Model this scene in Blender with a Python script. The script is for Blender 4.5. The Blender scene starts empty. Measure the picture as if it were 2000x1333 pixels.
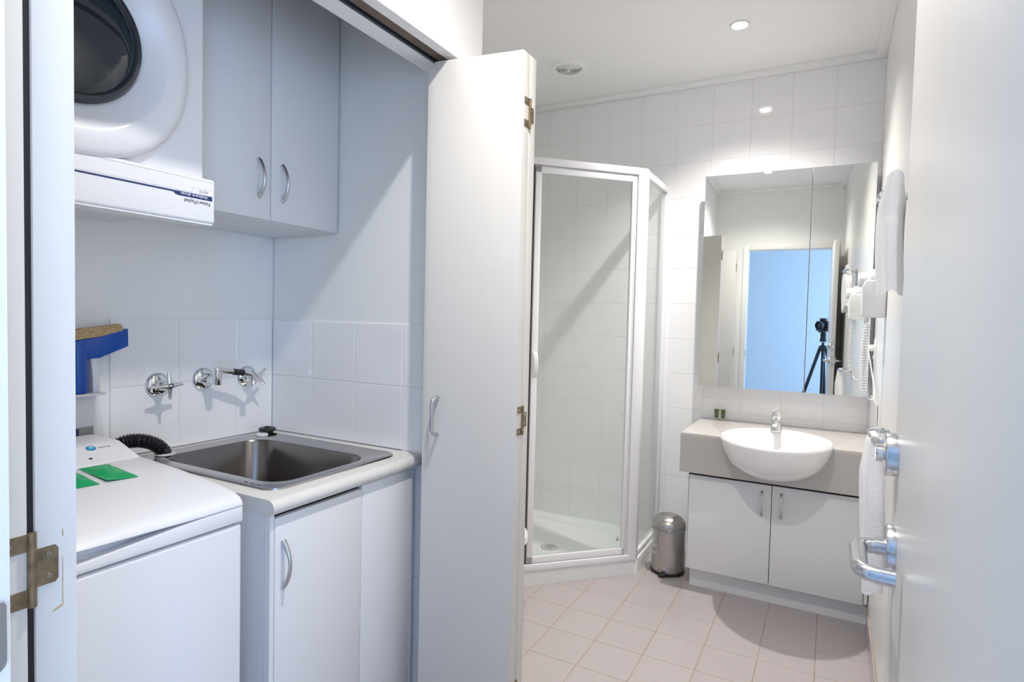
import bpy, bmesh, math, random
from mathutils import Vector, Matrix
random.seed(7)
PI = math.pi

# ------------------------------------------------------------------ camera
scene = bpy.context.scene
C = scene.collection
H = 1.316                                   # lens height
F_PX, YAW, PITCH, ROLL = 1151.46, 0.4954978, -0.0386790, 0.0235990
cy, sy, cp, sp = math.cos(YAW), math.sin(YAW), math.cos(PITCH), math.sin(PITCH)
FWD = Vector((-sy*cp, cy*cp, sp))
RGT = Vector((cy, sy, 0)); UPV = RGT.cross(FWD)
cr, sr = math.cos(ROLL), math.sin(ROLL)
R2 = RGT*cr + UPV*sr; U2 = UPV*cr - RGT*sr
cam = bpy.data.cameras.new('camera'); cam.sensor_width = 36; cam.sensor_fit = 'HORIZONTAL'
cam.lens = F_PX/2000*36; cam.clip_start = 0.004; cam.clip_end = 60
co = bpy.data.objects.new('view_camera', cam); C.objects.link(co)
m = Matrix.Identity(4)
for i in range(3):
    m[i][0] = R2[i]; m[i][1] = U2[i]; m[i][2] = -FWD[i]
m[2][3] = H
co.matrix_world = m
scene.camera = co

# ------------------------------------------------------------------ world, light, exposure
vs = scene.view_settings
vs.view_transform = 'Standard'; vs.look = 'None'; vs.gamma = 1.0; vs.use_curve_mapping = False
vs.exposure = 0.32
w = bpy.data.worlds.new('sky'); scene.world = w; w.use_nodes = True
bg = w.node_tree.nodes['Background']; bg.inputs[0].default_value = (0.55, 0.75, 1.0, 1); bg.inputs[1].default_value = 1.0
scene.cycles.use_light_tree = False; scene.cycles.max_bounces = 8; scene.cycles.diffuse_bounces = 6; scene.cycles.glossy_bounces = 5; scene.cycles.adaptive_threshold = 0.05
scene.cycles.transparent_max_bounces = 12; scene.cycles.sample_clamp_indirect = 8.0

CEIL = 2.655
LIGHTS = [(-0.413, 2.84), (-0.455, 0.96)]
SPOT_W = [104, 72]; SPOT_A = [124, 140]
def lamp(name, kind, loc, energy, color, rot=(0, 0, 0), **kw):
    l = bpy.data.lights.new(name, kind); l.energy = energy; l.color = color
    for k, v in kw.items(): setattr(l, k, v)
    o = bpy.data.objects.new(name, l); C.objects.link(o); o.location = loc; o.rotation_euler = rot
    return o
for (x, y), e, sa in zip(LIGHTS, SPOT_W, SPOT_A):
    lamp('downlight_beam', 'SPOT', (x, y, CEIL-0.012), e, (1.0, 0.965, 0.925), spot_size=math.radians(sa), spot_blend=1.0, shadow_soft_size=0.022)
# daylight coming in through the window of the room behind the doorway
lamp('window_daylight', 'AREA', (1.86, -1.35, 1.35), 84, (0.36, 0.59, 1.0), (0, math.radians(90), 0),
     shape='RECTANGLE', size=1.7, size_y=1.9)

# ------------------------------------------------------------------ materials
def P(name, col, rough=0.5, metal=0.0, spec=0.5, bump=0.0, bscale=40, vary=0.0, vscale=6, coat=0.0, aniso=0.0, sheen=0.0, stretch=None):
    mt = bpy.data.materials.new(name); mt.use_nodes = True
    nt = mt.node_tree; b = nt.nodes['Principled BSDF']
    b.inputs['Base Color'].default_value = (*col, 1); b.inputs['Roughness'].default_value = rough
    b.inputs['Metallic'].default_value = metal; b.inputs['Specular IOR Level'].default_value = spec
    b.inputs['Coat Weight'].default_value = coat; b.inputs['Coat Roughness'].default_value = 0.06
    if sheen: b.inputs['Sheen Weight'].default_value = sheen
    if aniso: b.inputs['Anisotropic'].default_value = aniso
    if not (bump or vary): return mt
    tc = nt.nodes.new('ShaderNodeTexCoord'); mp = nt.nodes.new('ShaderNodeMapping')
    nt.links.new(tc.outputs['Object'], mp.inputs['Vector'])
    if stretch: mp.inputs['Scale'].default_value = stretch
    if bump:
        n = nt.nodes.new('ShaderNodeTexNoise'); n.inputs['Scale'].default_value = bscale; n.inputs['Detail'].default_value = 2
        nt.links.new(mp.outputs[0], n.inputs['Vector'])
        bp = nt.nodes.new('ShaderNodeBump'); bp.inputs['Strength'].default_value = bump; bp.inputs['Distance'].default_value = 0.002
        nt.links.new(n.outputs['Fac'], bp.inputs['Height']); nt.links.new(bp.outputs[0], b.inputs['Normal'])
    if vary:
        n = nt.nodes.new('ShaderNodeTexNoise'); n.inputs['Scale'].default_value = vscale; n.inputs['Detail'].default_value = 2
        nt.links.new(mp.outputs[0], n.inputs['Vector'])
        r = nt.nodes.new('ShaderNodeMapRange'); r.inputs[1].default_value = 0.3; r.inputs[2].default_value = 0.7
        r.inputs[3].default_value = 1-vary; r.inputs[4].default_value = 1+vary
        nt.links.new(n.outputs['Fac'], r.inputs[0])
        mx = nt.nodes.new('ShaderNodeVectorMath'); mx.operation = 'SCALE'; mx.inputs[0].default_value = col
        nt.links.new(r.outputs[0], mx.inputs['Scale']); nt.links.new(mx.outputs[0], b.inputs['Base Color'])
    return mt
M = {}
M['paint'] = P('wall_paint', (0.91, 0.90, 0.875), 0.5, vary=0.01)
M['paint_closet'] = P('closet_paint', (0.89, 0.89, 0.875), 0.5, vary=0.01)
M['paint_right'] = P('satin_wall_paint', (0.91, 0.90, 0.875), 0.28)
M['ceil'] = P('ceiling_paint', (0.93, 0.93, 0.925), 0.7)
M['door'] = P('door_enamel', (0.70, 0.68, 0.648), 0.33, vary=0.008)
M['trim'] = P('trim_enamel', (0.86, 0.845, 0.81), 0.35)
M['tile'] = P('white_glazed_tile', (0.91, 0.905, 0.91), 0.10, bump=0.012, bscale=9, vary=0.008, coat=0.3)
M['grout_w'] = P('white_grout', (0.78, 0.775, 0.765), 0.85, bump=0.1, bscale=300)
M['ftile'] = P('beige_floor_tile', (0.475, 0.425, 0.42), 0.16, vary=0.03, vscale=3)
M['grout_f'] = P('floor_grout', (0.36, 0.28, 0.22), 0.9, bump=0.15, bscale=300, vary=0.15, vscale=9)
M['lam'] = P('white_laminate', (0.78, 0.785, 0.80), 0.38)
M['lam_edge'] = P('white_board_edge', (0.80, 0.805, 0.82), 0.45)
M['dark'] = P('gap_shade_black', (0.02, 0.02, 0.022), 0.8)
M['bench'] = P('laundry_bench_laminate', (0.74, 0.72, 0.69), 0.35, vary=0.02, vscale=60)
M['greige'] = P('greige_benchtop_laminate', (0.52, 0.49, 0.465), 0.25)
M['white_pl'] = P('white_plastic', (0.80, 0.80, 0.81), 0.28)
M['appl'] = P('white_appliance_enamel', (0.79, 0.79, 0.815), 0.27)
M['ceramic'] = P('white_ceramic', (0.88, 0.87, 0.87), 0.06, coat=0.5)
M['acryl'] = P('white_acrylic', (0.88, 0.89, 0.88), 0.14)
M['alu_w'] = P('white_powdercoat_aluminium', (0.87, 0.87, 0.89), 0.3)
M['steel'] = P('brushed_stainless', (0.50, 0.48, 0.46), 0.26, 1.0, bump=0.08, bscale=60, vary=0.06, vscale=30, stretch=(1, 1, 12), aniso=0.4)
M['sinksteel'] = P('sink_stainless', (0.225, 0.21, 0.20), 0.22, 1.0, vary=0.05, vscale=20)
M['rimsteel'] = P('pale_sink_rim', (0.50, 0.48, 0.465), 0.2, 1.0)  # rim steel, lighter base colour than the bowl
M['chrome'] = P('chrome', (0.80, 0.81, 0.83), 0.06, 1.0)
M['satin'] = P('satin_chrome', (0.60, 0.61, 0.63), 0.25, 1.0)
M['brass'] = P('tarnished_hinge_steel', (0.27, 0.21, 0.13), 0.42, 0.8, vary=0.3, vscale=60, bump=0.1, bscale=120)
M['screw'] = P('screw_steel', (0.42, 0.40, 0.36), 0.3, 1.0)
M['brown'] = P('track_timber', (0.16, 0.11, 0.08), 0.6, vary=0.15, vscale=12)
M['black'] = P('black_rubber', (0.014, 0.014, 0.016), 0.42)
M['hose'] = P('black_corrugated_hose', (0.012, 0.012, 0.014), 0.32)
M['glass_dk'] = P('dark_door_glass', (0.010, 0.018, 0.030), 0.05, coat=0.35)
M['bezel'] = P('dark_bezel', (0.03, 0.035, 0.045), 0.15)
M['navy'] = P('navy_print', (0.012, 0.03, 0.13), 0.4)
M['grey_pr'] = P('grey_print', (0.35, 0.36, 0.38), 0.4)
M['slot'] = P('grate_hole_grey', (0.13, 0.13, 0.13), 0.5)
M['ink'] = P('black_print', (0.03, 0.03, 0.04), 0.4)
M['white_pr'] = P('white_print', (0.85, 0.86, 0.9), 0.4)
M['btn'] = P('blue_button', (0.02, 0.20, 0.42), 0.2, coat=0.5)
M['btn_in'] = P('light_blue_button', (0.10, 0.48, 0.70), 0.2)
M['green'] = P('green_foil_sachet', (0.002, 0.36, 0.11), 0.36, bump=0.25, bscale=45, spec=0.35)
M['blue'] = P('blue_brush_plastic', (0.004, 0.075, 0.40), 0.25)
M['bristle'] = P('tan_bristles', (0.50, 0.36, 0.18), 0.9, bump=0.8, bscale=220, vary=0.25, vscale=150)
M['towel'] = P('white_terry', (0.84, 0.84, 0.86), 0.95, bump=1.0, bscale=230, sheen=0.3)
M['olive'] = P('olive_tube', (0.10, 0.125, 0.022), 0.3)
M['grille'] = P('grey_vent', (0.33, 0.33, 0.31), 0.5)
M['cam'] = P('black_camera_body', (0.012, 0.016, 0.02), 0.45, bump=0.2, bscale=200)
M['carpet'] = P('pale_carpet', (0.62, 0.62, 0.64), 0.95, bump=0.5, bscale=150)
M['hall'] = P('hall_paint', (0.66, 0.66, 0.64), 0.6)
M['lining'] = P('clear_bag', (0.30, 0.31, 0.33), 0.2)

def emis(name, col, s):
    mt = bpy.data.materials.new(name); mt.use_nodes = True; nt = mt.node_tree
    b = nt.nodes['Principled BSDF']; b.inputs['Emission Color'].default_value = (*col, 1); b.inputs['Emission Strength'].default_value = s
    return mt
M['lamp'] = emis('lamp_lens', (1, 0.97, 0.92), 30); M['lamp'].cycles.emission_sampling = 'NONE'
def mirror_mat():
    mt = bpy.data.materials.new('mirror_silver'); mt.use_nodes = True; b = mt.node_tree.nodes['Principled BSDF']
    b.inputs['Base Color'].default_value = (0.88, 0.90, 0.88, 1); b.inputs['Metallic'].default_value = 1; b.inputs['Roughness'].default_value = 0.0
    return mt
M['mirror'] = mirror_mat()
def glass_mat():
    mt = bpy.data.materials.new('clear_shower_glass'); mt.use_nodes = True; nt = mt.node_tree
    for n in list(nt.nodes): nt.nodes.remove(n)
    o = nt.nodes.new('ShaderNodeOutputMaterial'); t = nt.nodes.new('ShaderNodeBsdfTransparent'); g = nt.nodes.new('ShaderNodeBsdfGlossy')
    t.inputs[0].default_value = (0.968, 0.985, 0.975, 1); g.inputs['Roughness'].default_value = 0.01
    lw = nt.nodes.new('ShaderNodeLayerWeight'); lw.inputs[0].default_value = 0.5
    pw = nt.nodes.new('ShaderNodeMath'); pw.operation = 'POWER'; pw.inputs[1].default_value = 5.0
    ma = nt.nodes.new('ShaderNodeMath'); ma.operation = 'MULTIPLY_ADD'; ma.inputs[1].default_value = 0.9; ma.inputs[2].default_value = 0.035
    mx = nt.nodes.new('ShaderNodeMixShader')
    nt.links.new(lw.outputs['Facing'], pw.inputs[0]); nt.links.new(pw.outputs[0], ma.inputs[0])
    nt.links.new(ma.outputs[0], mx.inputs[0]); nt.links.new(t.outputs[0], mx.inputs[1]); nt.links.new(g.outputs[0], mx.inputs[2])
    nt.links.new(mx.outputs[0], o.inputs[0])
    return mt
M['glass'] = glass_mat()

# ------------------------------------------------------------------ geometry helpers
def V(*a): return Vector(a)
def basis(d):
    d = d.normalized(); a = Vector((0, 0, 1)) if abs(d.z) < 0.9 else Vector((1, 0, 0))
    u = d.cross(a).normalized(); return u, d.cross(u).normalized()
class G:
    def __init__(s): s.v = []; s.f = []
    def add(s, vs, fs):
        b = len(s.v); s.v += [Vector(p) for p in vs]; s.f += [tuple(i+b for i in f) for f in fs]; return s
    def box(s, x0, x1, y0, y1, z0, z1):
        x0, x1 = min(x0, x1), max(x0, x1); y0, y1 = min(y0, y1), max(y0, y1); z0, z1 = min(z0, z1), max(z0, z1)
        return s.add([(x0,y0,z0),(x1,y0,z0),(x1,y1,z0),(x0,y1,z0),(x0,y0,z1),(x1,y0,z1),(x1,y1,z1),(x0,y1,z1)],
                     [(0,3,2,1),(4,5,6,7),(0,1,5,4),(1,2,6,5),(2,3,7,6),(3,0,4,7)])
    def obox(s, o, ax, ay, az):           # oriented box from corner o and three edge vectors
        o = Vector(o); ax, ay, az = Vector(ax), Vector(ay), Vector(az)
        vs = [o, o+ax, o+ax+ay, o+ay]; vs += [p+az for p in vs]
        fs = [(0,3,2,1),(4,5,6,7),(0,1,5,4),(1,2,6,5),(2,3,7,6),(3,0,4,7)]
        if ax.cross(ay).dot(az) < 0: fs = [tuple(reversed(f)) for f in fs]
        return s.add(vs, fs)
    def rings(s, rs, cap0=True, cap1=True, closed=False):
        n = len(rs[0]); vs = [p for r in rs for p in r]; fs = []
        k = len(rs)
        for i in range(k if closed else k-1):
            j = (i+1) % k
            for a in range(n):
                b = (a+1) % n; fs.append((i*n+a, i*n+b, j*n+b, j*n+a))
        if not closed:
            if cap0: fs.append(tuple(reversed(range(n))))
            if cap1: fs.append(tuple((k-1)*n+a for a in range(n)))
        return s.add(vs, fs)
    def cyl(s, p0, p1, r0, r1=None, n=24, cap0=True, cap1=True):
        p0, p1 = Vector(p0), Vector(p1); r1 = r0 if r1 is None else r1; u, w_ = basis(p1-p0)
        rg = lambda p, r: [p+u*(r*math.cos(2*PI*a/n))+w_*(r*math.sin(2*PI*a/n)) for a in range(n)]
        return s.rings([rg(p0, r0), rg(p1, r1)], cap0, cap1)
    def lathe(s, o, d, prof, n=32, cap0=True, cap1=True):   # prof = [(radius, distance along d)]
        o, d = Vector(o), Vector(d).normalized(); u, w_ = basis(d)
        return s.rings([[o+d*h+u*(r*math.cos(2*PI*a/n))+w_*(r*math.sin(2*PI*a/n)) for a in range(n)] for r, h in prof], cap0, cap1)
    def tube(s, path, r, n=12, caps=True):
        path = [Vector(p) for p in path]; rs = []; up = None
        for i, p in enumerate(path):
            t = (path[min(i+1, len(path)-1)]-path[max(i-1, 0)]).normalized()
            if up is None: u, w_ = basis(t)
            else:
                u = (up - t*up.dot(t)).normalized(); w_ = t.cross(u)
            up = u; rr = r[i] if isinstance(r, (list, tuple)) else r
            rs.append([p+u*(rr*math.cos(2*PI*a/n))+w_*(rr*math.sin(2*PI*a/n)) for a in range(n)])
        return s.rings(rs, caps, caps)
    def prism(s, poly, axis, a0, a1):     # poly in the two other axes (in x,y,z order), extruded along axis
        def pt(p, a):
            return {'x': (a, p[0], p[1]), 'y': (p[0], a, p[1]), 'z': (p[0], p[1], a)}[axis]
        return s.rings([[pt(p, a0) for p in poly], [pt(p, a1) for p in poly]])
    def build(s, name, mat, parent=None, bevel=0.0, seg=2, ang=35, flt=None, smooth=True):
        me = bpy.data.meshes.new(name); off = Vector(parent['_o']) if parent is not None else None
        bm = bmesh.new(); bv = [bm.verts.new(p) for p in s.v]
        for f in s.f:
            try: bm.faces.new([bv[i] for i in f])
            except ValueError: pass
        bmesh.ops.recalc_face_normals(bm, faces=bm.faces)
        if bevel:
            es = [e for e in bm.edges if len(e.link_faces) == 2 and e.calc_face_angle(0) > math.radians(ang) and (flt is None or flt((e.verts[0].co+e.verts[1].co)/2))]
            if es: bmesh.ops.bevel(bm, geom=es, offset=bevel, segments=seg, profile=0.5, affect='EDGES', clamp_overlap=True)
        if parent is None:
            xs = [v.co for v in bm.verts]
            off = Vector(((min(p.x for p in xs)+max(p.x for p in xs))/2, (min(p.y for p in xs)+max(p.y for p in xs))/2, min(p.z for p in xs)))
        bmesh.ops.translate(bm, verts=bm.verts, vec=-off)
        bm.to_mesh(me); bm.free()
        if smooth:
            for p in me.polygons: p.use_smooth = True
            me.set_sharp_from_angle(angle=math.radians(38))
        me.materials.append(M[mat] if isinstance(mat, str) else mat)
        o = bpy.data.objects.new(name, me); C.objects.link(o)
        if parent is not None: o.parent = parent
        else: o.location = off
        o['_o'] = tuple(off)
        return o
def tag(o, label, cat=None, group=None):
    o['label'] = label
    if cat: o['category'] = cat
    if group: o['group'] = group
    return o
def thing(name, loc, label, cat, group=None):
    o = bpy.data.objects.new(name, None); o.empty_display_size = 0.05; C.objects.link(o); o.location = loc; o['_o'] = tuple(loc)
    return tag(o, label, cat, group)
def struct(o, label=None):
    o['kind'] = 'structure'
    if label: o['label'] = label
    return o
def sroot(name, loc, label=None):
    o = bpy.data.objects.new(name, None); o.empty_display_size = 0.05; C.objects.link(o); o.location = loc; o['_o'] = tuple(loc)
    return struct(o, label)
def rrect(x0, x1, y0, y1, r, z, n=6):
    pts = []
    rr = r if isinstance(r, (list, tuple)) else [r]*4
    for k, (cx_, cy_, a0) in enumerate(((x1-rr[0], y1-rr[0], 0), (x0+rr[1], y1-rr[1], PI/2), (x0+rr[2], y0+rr[2], PI), (x1-rr[3], y0+rr[3], 1.5*PI))):
        for i in range(n+1):
            a = a0+i*PI/2/n; pts.append(V(cx_+rr[k]*math.cos(a), cy_+rr[k]*math.sin(a), z))
    return pts
def ell(cx_, cy_, a, b, z, n=48): return [V(cx_+a*math.cos(2*PI*k/n), cy_+b*math.sin(2*PI*k/n), z) for k in range(n)]
def arc(c, r, a0, a1, n, plane='xz', k=0):
    out = []
    for i in range(n+1):
        a = a0+(a1-a0)*i/n; p, q = c[0]+r*math.cos(a), c[1]+r*math.sin(a)
        out.append({'xz': (p, k, q), 'yz': (k, p, q), 'xy': (p, q, k)}[plane])
    return out
def fillet(pts, r, n=5):
    pts = [Vector(p) for p in pts]; out = [pts[0]]
    for i in range(1, len(pts)-1):
        a, b, c = pts[i-1], pts[i], pts[i+1]; d0 = (a-b); d1 = (c-b)
        rr = min(r, d0.length*0.49, d1.length*0.49); p, q = b+d0.normalized()*rr, b+d1.normalized()*rr
        for k in range(n+1):
            t = k/n; out.append(p*(1-t)**2+b*2*t*(1-t)+q*t*t)
    out.append(pts[-1]); return out
def text(s, name, mat, parent, origin, xdir, ydir, size, width=None, align='LEFT', depth=0.0004):
    cu = bpy.data.curves.new(name, 'FONT'); cu.body = s; cu.size = size; cu.extrude = depth; cu.align_x = align
    t = bpy.data.objects.new(name+'_tmp', cu); C.objects.link(t)
    dg = bpy.context.evaluated_depsgraph_get(); me = bpy.data.meshes.new_from_object(t.evaluated_get(dg)); me.name = name
    bpy.data.objects.remove(t)
    xd, yd = Vector(xdir).normalized(), Vector(ydir).normalized(); zd = xd.cross(yd)
    sx = 1.0
    if width:
        ww = max(v.co.x for v in me.vertices)-min(v.co.x for v in me.vertices); sx = width/ww
    off = Vector(parent['_o'])
    for v in me.vertices:
        p = v.co.copy(); v.co = Vector(origin)+xd*(p.x*sx)+yd*p.y+zd*p.z-off
    me.materials.clear(); me.materials.append(M[mat])
    o = bpy.data.objects.new(name, me); C.objects.link(o); o.parent = parent; o['_o'] = tuple(off)
    return o
_tile = {}
def tile(parent, axis, sgn, lo, hi, face, mat, name='tile', th=0.004, bev=0.0012):
    """one tile lying on a plane; lo, hi = the two in-plane coordinates; face = front plane coordinate; sgn = normal direction"""
    a, b = hi[0]-lo[0], hi[1]-lo[1]
    if a < 0.008 or b < 0.008: return None
    key = (axis, sgn, round(a, 4), round(b, 4), mat)
    if key not in _tile:
        me = bpy.data.meshes.new(name)
        def pt(p, q, d):
            d = -sgn*d
            return {'x': (d, p, q), 'y': (p, d, q), 'z': (p, q, d)}[axis]
        loops = [[(0,0),(a,0),(a,b),(0,b)], [(0,0),(a,0),(a,b),(0,b)], [(bev,bev),(a-bev,bev),(a-bev,b-bev),(bev,b-bev)]]
        ds = [th, bev*0.8, 0.0]; vs = [pt(p, q, d) for l, d in zip(loops, ds) for p, q in l]; fs = []
        for i in range(2):
            for k in range(4):
                j = (k+1) % 4; fs.append((i*4+k, i*4+j, i*4+4+j, i*4+4+k))
        fs.append((8, 9, 10, 11)); fs.append((3, 2, 1, 0))
        bm = bmesh.new(); bv = [bm.verts.new(p) for p in vs]
        for f in fs: bm.faces.new([bv[i] for i in f])
        bmesh.ops.recalc_face_normals(bm, faces=bm.faces); bm.to_mesh(me); bm.free()
        me.materials.append(M[mat]); _tile[key] = me
    o = bpy.data.objects.new(name, _tile[key]); C.objects.link(o); o.parent = parent
    loc = {'x': V(face, lo[0], lo[1]), 'y': V(lo[0], face, lo[1]), 'z': V(lo[0], lo[1], face)}[axis]
    o.location = loc-Vector(parent['_o'])
    return o
def tile_field(parent, axis, sgn, face, aj, bj, mat, skip=None, gap=0.002, name='tile'):
    for i in range(len(aj)-1):
        for k in range(len(bj)-1):
            lo = (aj[i]+gap/2, bj[k]+gap/2); hi = (aj[i+1]-gap/2, bj[k+1]-gap/2)
            if skip and skip((lo[0]+hi[0])/2, (lo[1]+hi[1])/2): continue
            tile(parent, axis, sgn, lo, hi, face, mat, name)
def joints(a0, a1, ref, step=0.2):
    k = math.ceil((a0-ref)/step+1e-6); out = [a0]; x = ref+k*step
    while x < a1-1e-6:
        if x-out[-1] > 0.012 or len(out) == 1: out.append(x)
        x += step
    if out[1:] and out[1]-out[0] < 0.012: out.pop(1)
    if a1-out[-1] < 0.012: out[-1] = a1
    else: out.append(a1)
    return out

# ------------------------------------------------------------------ the room
XR, XL, XB = 0.187, -0.967, -1.79          # right wall, closet front wall, closet/shower back wall
YE, YF, YS, YC = 0.235, 3.43, 1.475, 1.554 # entry wall, far wall, closet side wall, closet outer corner
SOF = 2.055                                 # closet head soffit
JX0, JX1 = -0.646, 0.105                    # doorway
GR = 0.0011
# floor with its tiles
fl = struct(G().box(XB-0.1, XR+0.1, YE-0.13, YF+0.1, -0.1, -GR).build('floor', 'grout_f'), 'beige square tiled bathroom floor')
fx = joints(XB, XR, -0.005); fy = joints(YE-0.13, YF, 2.063)
def in_tray(x, y):
    def ins(a, b): return a < -0.86 and b > 2.5 and a-b < -3.85
    return all(ins(x+i, y+j) for i in (-0.1, 0.1) for j in (-0.1, 0.1))
tile_field(fl, 'z', 1, 0.0, fx, fy, 'ftile', gap=0.003, skip=lambda x, y: (x < -1.16 and y < YC) or in_tray(x, y))
# far wall
wf = struct(G().box(XB-0.1, XR+0.1, YF+GR, YF+0.12, 0, CEIL+0.1).build('wall_far', 'grout_w'), 'white square tiled far wall of the bathroom')
tile_field(wf, 'y', -1, YF, joints(XB, XR, -0.02), joints(0.0, 2.632, 0.02), 'tile')
# shower side wall (alcove left)
wsl = struct(G().box(XB-0.12, XB-GR, YC, YF, 0, CEIL+0.1).build('wall_left_alcove', 'grout_w'), 'white tiled left wall of the shower alcove')
tile_field(wsl, 'x', 1, XB, joints(2.3, YF, 3.43), joints(0.0, 2.632, 0.02), 'tile')
G().box(XB-0.004, XB, YC, 2.3, 0.0, 2.632).build('plaster', 'paint', wsl)
# right wall with skirting tiles and a splash of tiles over the vanity
wr = struct(G().box(XR, XR+0.12, YE-0.12, YF+0.1, 0, CEIL+0.1).build('wall_right', 'paint_right'), 'smooth cream painted right wall')
bb = struct(G().box(XR-0.005, XR, YE, 2.96, 0, 0.098).build('baseboard_right', 'grout_f'), 'beige tile skirting along the right wall')
tile_field(bb, 'x', -1, XR-0.0075, joints(YE, 2.96, 2.063), [0.0, 0.1], 'ftile', name='skirting_tile')
tile_field(wr, 'x', -1, XR-0.006, [2.912, 3.02, 3.22, 3.425], [0.784, 0.985], 'tile')
# ceiling
ce = struct(G().box(XB-0.1, XR+0.1, YE-0.12, YF+0.1, CEIL, CEIL+0.12).build('ceiling', 'ceil'), 'white plaster bathroom ceiling')
# square-set cornices
def cornice(n, g, label): return struct(g.build('trim_%d' % n, 'ceil', bevel=0.002), label)
cornice(1, G().box(XB, XR-0.045, YF-0.045, YF, 2.630, CEIL), 'narrow white cornice along the top of the far wall')
cornice(2, G().box(XR-0.045, XR, YE, YF, 2.630, CEIL), 'narrow white cornice along the top of the right wall')
cornice(3, G().box(XL, XR-0.045, YE, YE+0.045, 2.630, CEIL), 'narrow white cornice over the entry wall')
cornice(4, G().box(XL, XL+0.045, YE+0.045, YC, 2.630, CEIL), 'narrow white cornice over the laundry closet')
# entry wall with doorway
g = G().box(XL, JX0-0.012, YE-0.12, YE, 0, CEIL).box(JX1+0.012, XR, YE-0.12, YE, 0, CEIL).box(JX0-0.012, JX1+0.012, YE-0.12, YE, 2.062, CEIL)
we = struct(g.build('wall_entry', 'paint'), 'cream painted wall around the entry doorway')
fr = sroot('trim_5', (JX0, YE, 0), 'white timber frame of the entry doorway')
G().box(JX0-0.012, JX0, YE-0.122, YE+0.002, 0, 2.062).build('jamb', 'trim', fr)
G().box(JX1, JX1+0.012, YE-0.122, YE+0.002, 0, 2.062).build('jamb', 'trim', fr)
G().box(JX0, JX1, YE-0.122, YE+0.002, 2.05, 2.062).build('head_jamb', 'trim', fr)
G().box(JX0-0.05, JX0-0.004, YE, YE+0.016, 0, 2.10).build('architrave', 'trim', fr, bevel=0.003)
G().box(JX0-0.004, JX1+0.004, YE, YE+0.016, 2.056, 2.10).build('architrave', 'trim', fr, bevel=0.003)
G().box(JX1+0.004, JX1+0.05, YE, YE+0.016, 0, 2.10).build('architrave', 'trim', fr, bevel=0.003)
sp_ = G().prism([(YE-0.045, 0.985), (YE+0.003, 0.985), (YE+0.009, 0.991), (YE+0.010, 0.996), (YE+0.010, 1.046), (YE+0.008, 1.05), (YE-0.045, 1.05)], 'x', JX0, JX0+0.0018).build('strike_plate', 'satin', fr)
sp_['label'] = 'satin metal strike plate in the door jamb'
# left wall = front of the laundry closet
struct(G().box(XL-0.14, XL, YE, 0.25, 0, CEIL).build('wall_left_corner', 'paint'), 'narrow cream wall between entry wall and laundry closet')
struct(G().box(XL-0.14, XL, YS, YC, 0, SOF+0.012).build('wall_left_nib', 'paint'), 'cream wall end between laundry closet and shower alcove')
wl = G().box(XL-0.14, XL, 0.25, YC, SOF+0.012, CEIL)                   # head
wl.box(XL-0.033, XL, 0.25, YS, SOF, SOF+0.012).box(XL-0.14, XL-0.082, 0.25, YS, SOF, SOF+0.012)
wls = struct(wl.build('wall_left', 'paint'), 'cream wall over the open laundry closet')
tr = sroot('trim_6', (XL-0.057, 0.86, SOF), 'brown bifold door track under the closet head')
G().box(XL-0.066, XL-0.033, 0.25, YS, SOF+0.003, SOF+0.0125).build('timber_strip', 'brown', tr)
G().box(XL-0.082, XL-0.074, 0.25, YS, SOF-0.001, SOF+0.0125).build('track_flange', 'bezel', tr)
G().box(XL-0.074, XL-0.066, 0.25, YS, SOF+0.008, SOF+0.0125).build('track_slot', 'black', tr)
# closet walls
wcb = struct(G().box(XB-0.12, XB-GR-0.004, 0.12, YS+0.05, 0, CEIL+0.1).build('wall_closet_back', 'paint_closet'), 'pale back wall of the laundry closet')
G().box(XB-0.0055, XB-0.0009, 0.9245, YS, 0.889, 1.2885).build('grout_bed', 'grout_w', wcb)
tile_field(wcb, 'x', 1, XB, [0.923, 1.126, 1.325, YS], [0.888, 1.09, 1.29], 'tile', gap=0.0025)
wcs = struct(G().box(XB, XL-0.14, YS+GR+0.004, YC, 0, CEIL+0.1).box(XL-0.14, XL-0.14+0.0005, YS+GR+0.004, YC, 0, CEIL).build('wall_closet_side', 'paint_closet'), 'pale right side wall of the laundry closet')
G().box(XB, XL-0.031, YS+0.0009, YS+0.0055, 0.889, 1.2885).build('grout_bed', 'grout_w', wcs)
G().box(-1.189, XL-0.031, YS+0.0009, YS+0.0055, 0.0, 0.889).build('grout_bed', 'grout_w', wcs)
tile_field(wcs, 'y', -1, YS, [XB, -1.59, -1.39, -1.19, XL-0.03], [0.888, 1.09, 1.29], 'tile', gap=0.0025)
tile_field(wcs, 'y', -1, YS, [-1.19, XL-0.03], [0.0, 0.09, 0.29, 0.49, 0.69, 0.888], 'tile', gap=0.0025)
struct(G().box(XB, XL-0.14, 0.1, 0.2, 0, CEIL+0.1).build('wall_closet_left', 'paint_closet'), 'pale left side wall of the laundry closet')
struct(G().box(XB, XL, 0.2, YC, CEIL, CEIL+0.12).build('ceiling_closet', 'ceil'), 'white ceiling of the laundry closet')
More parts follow.
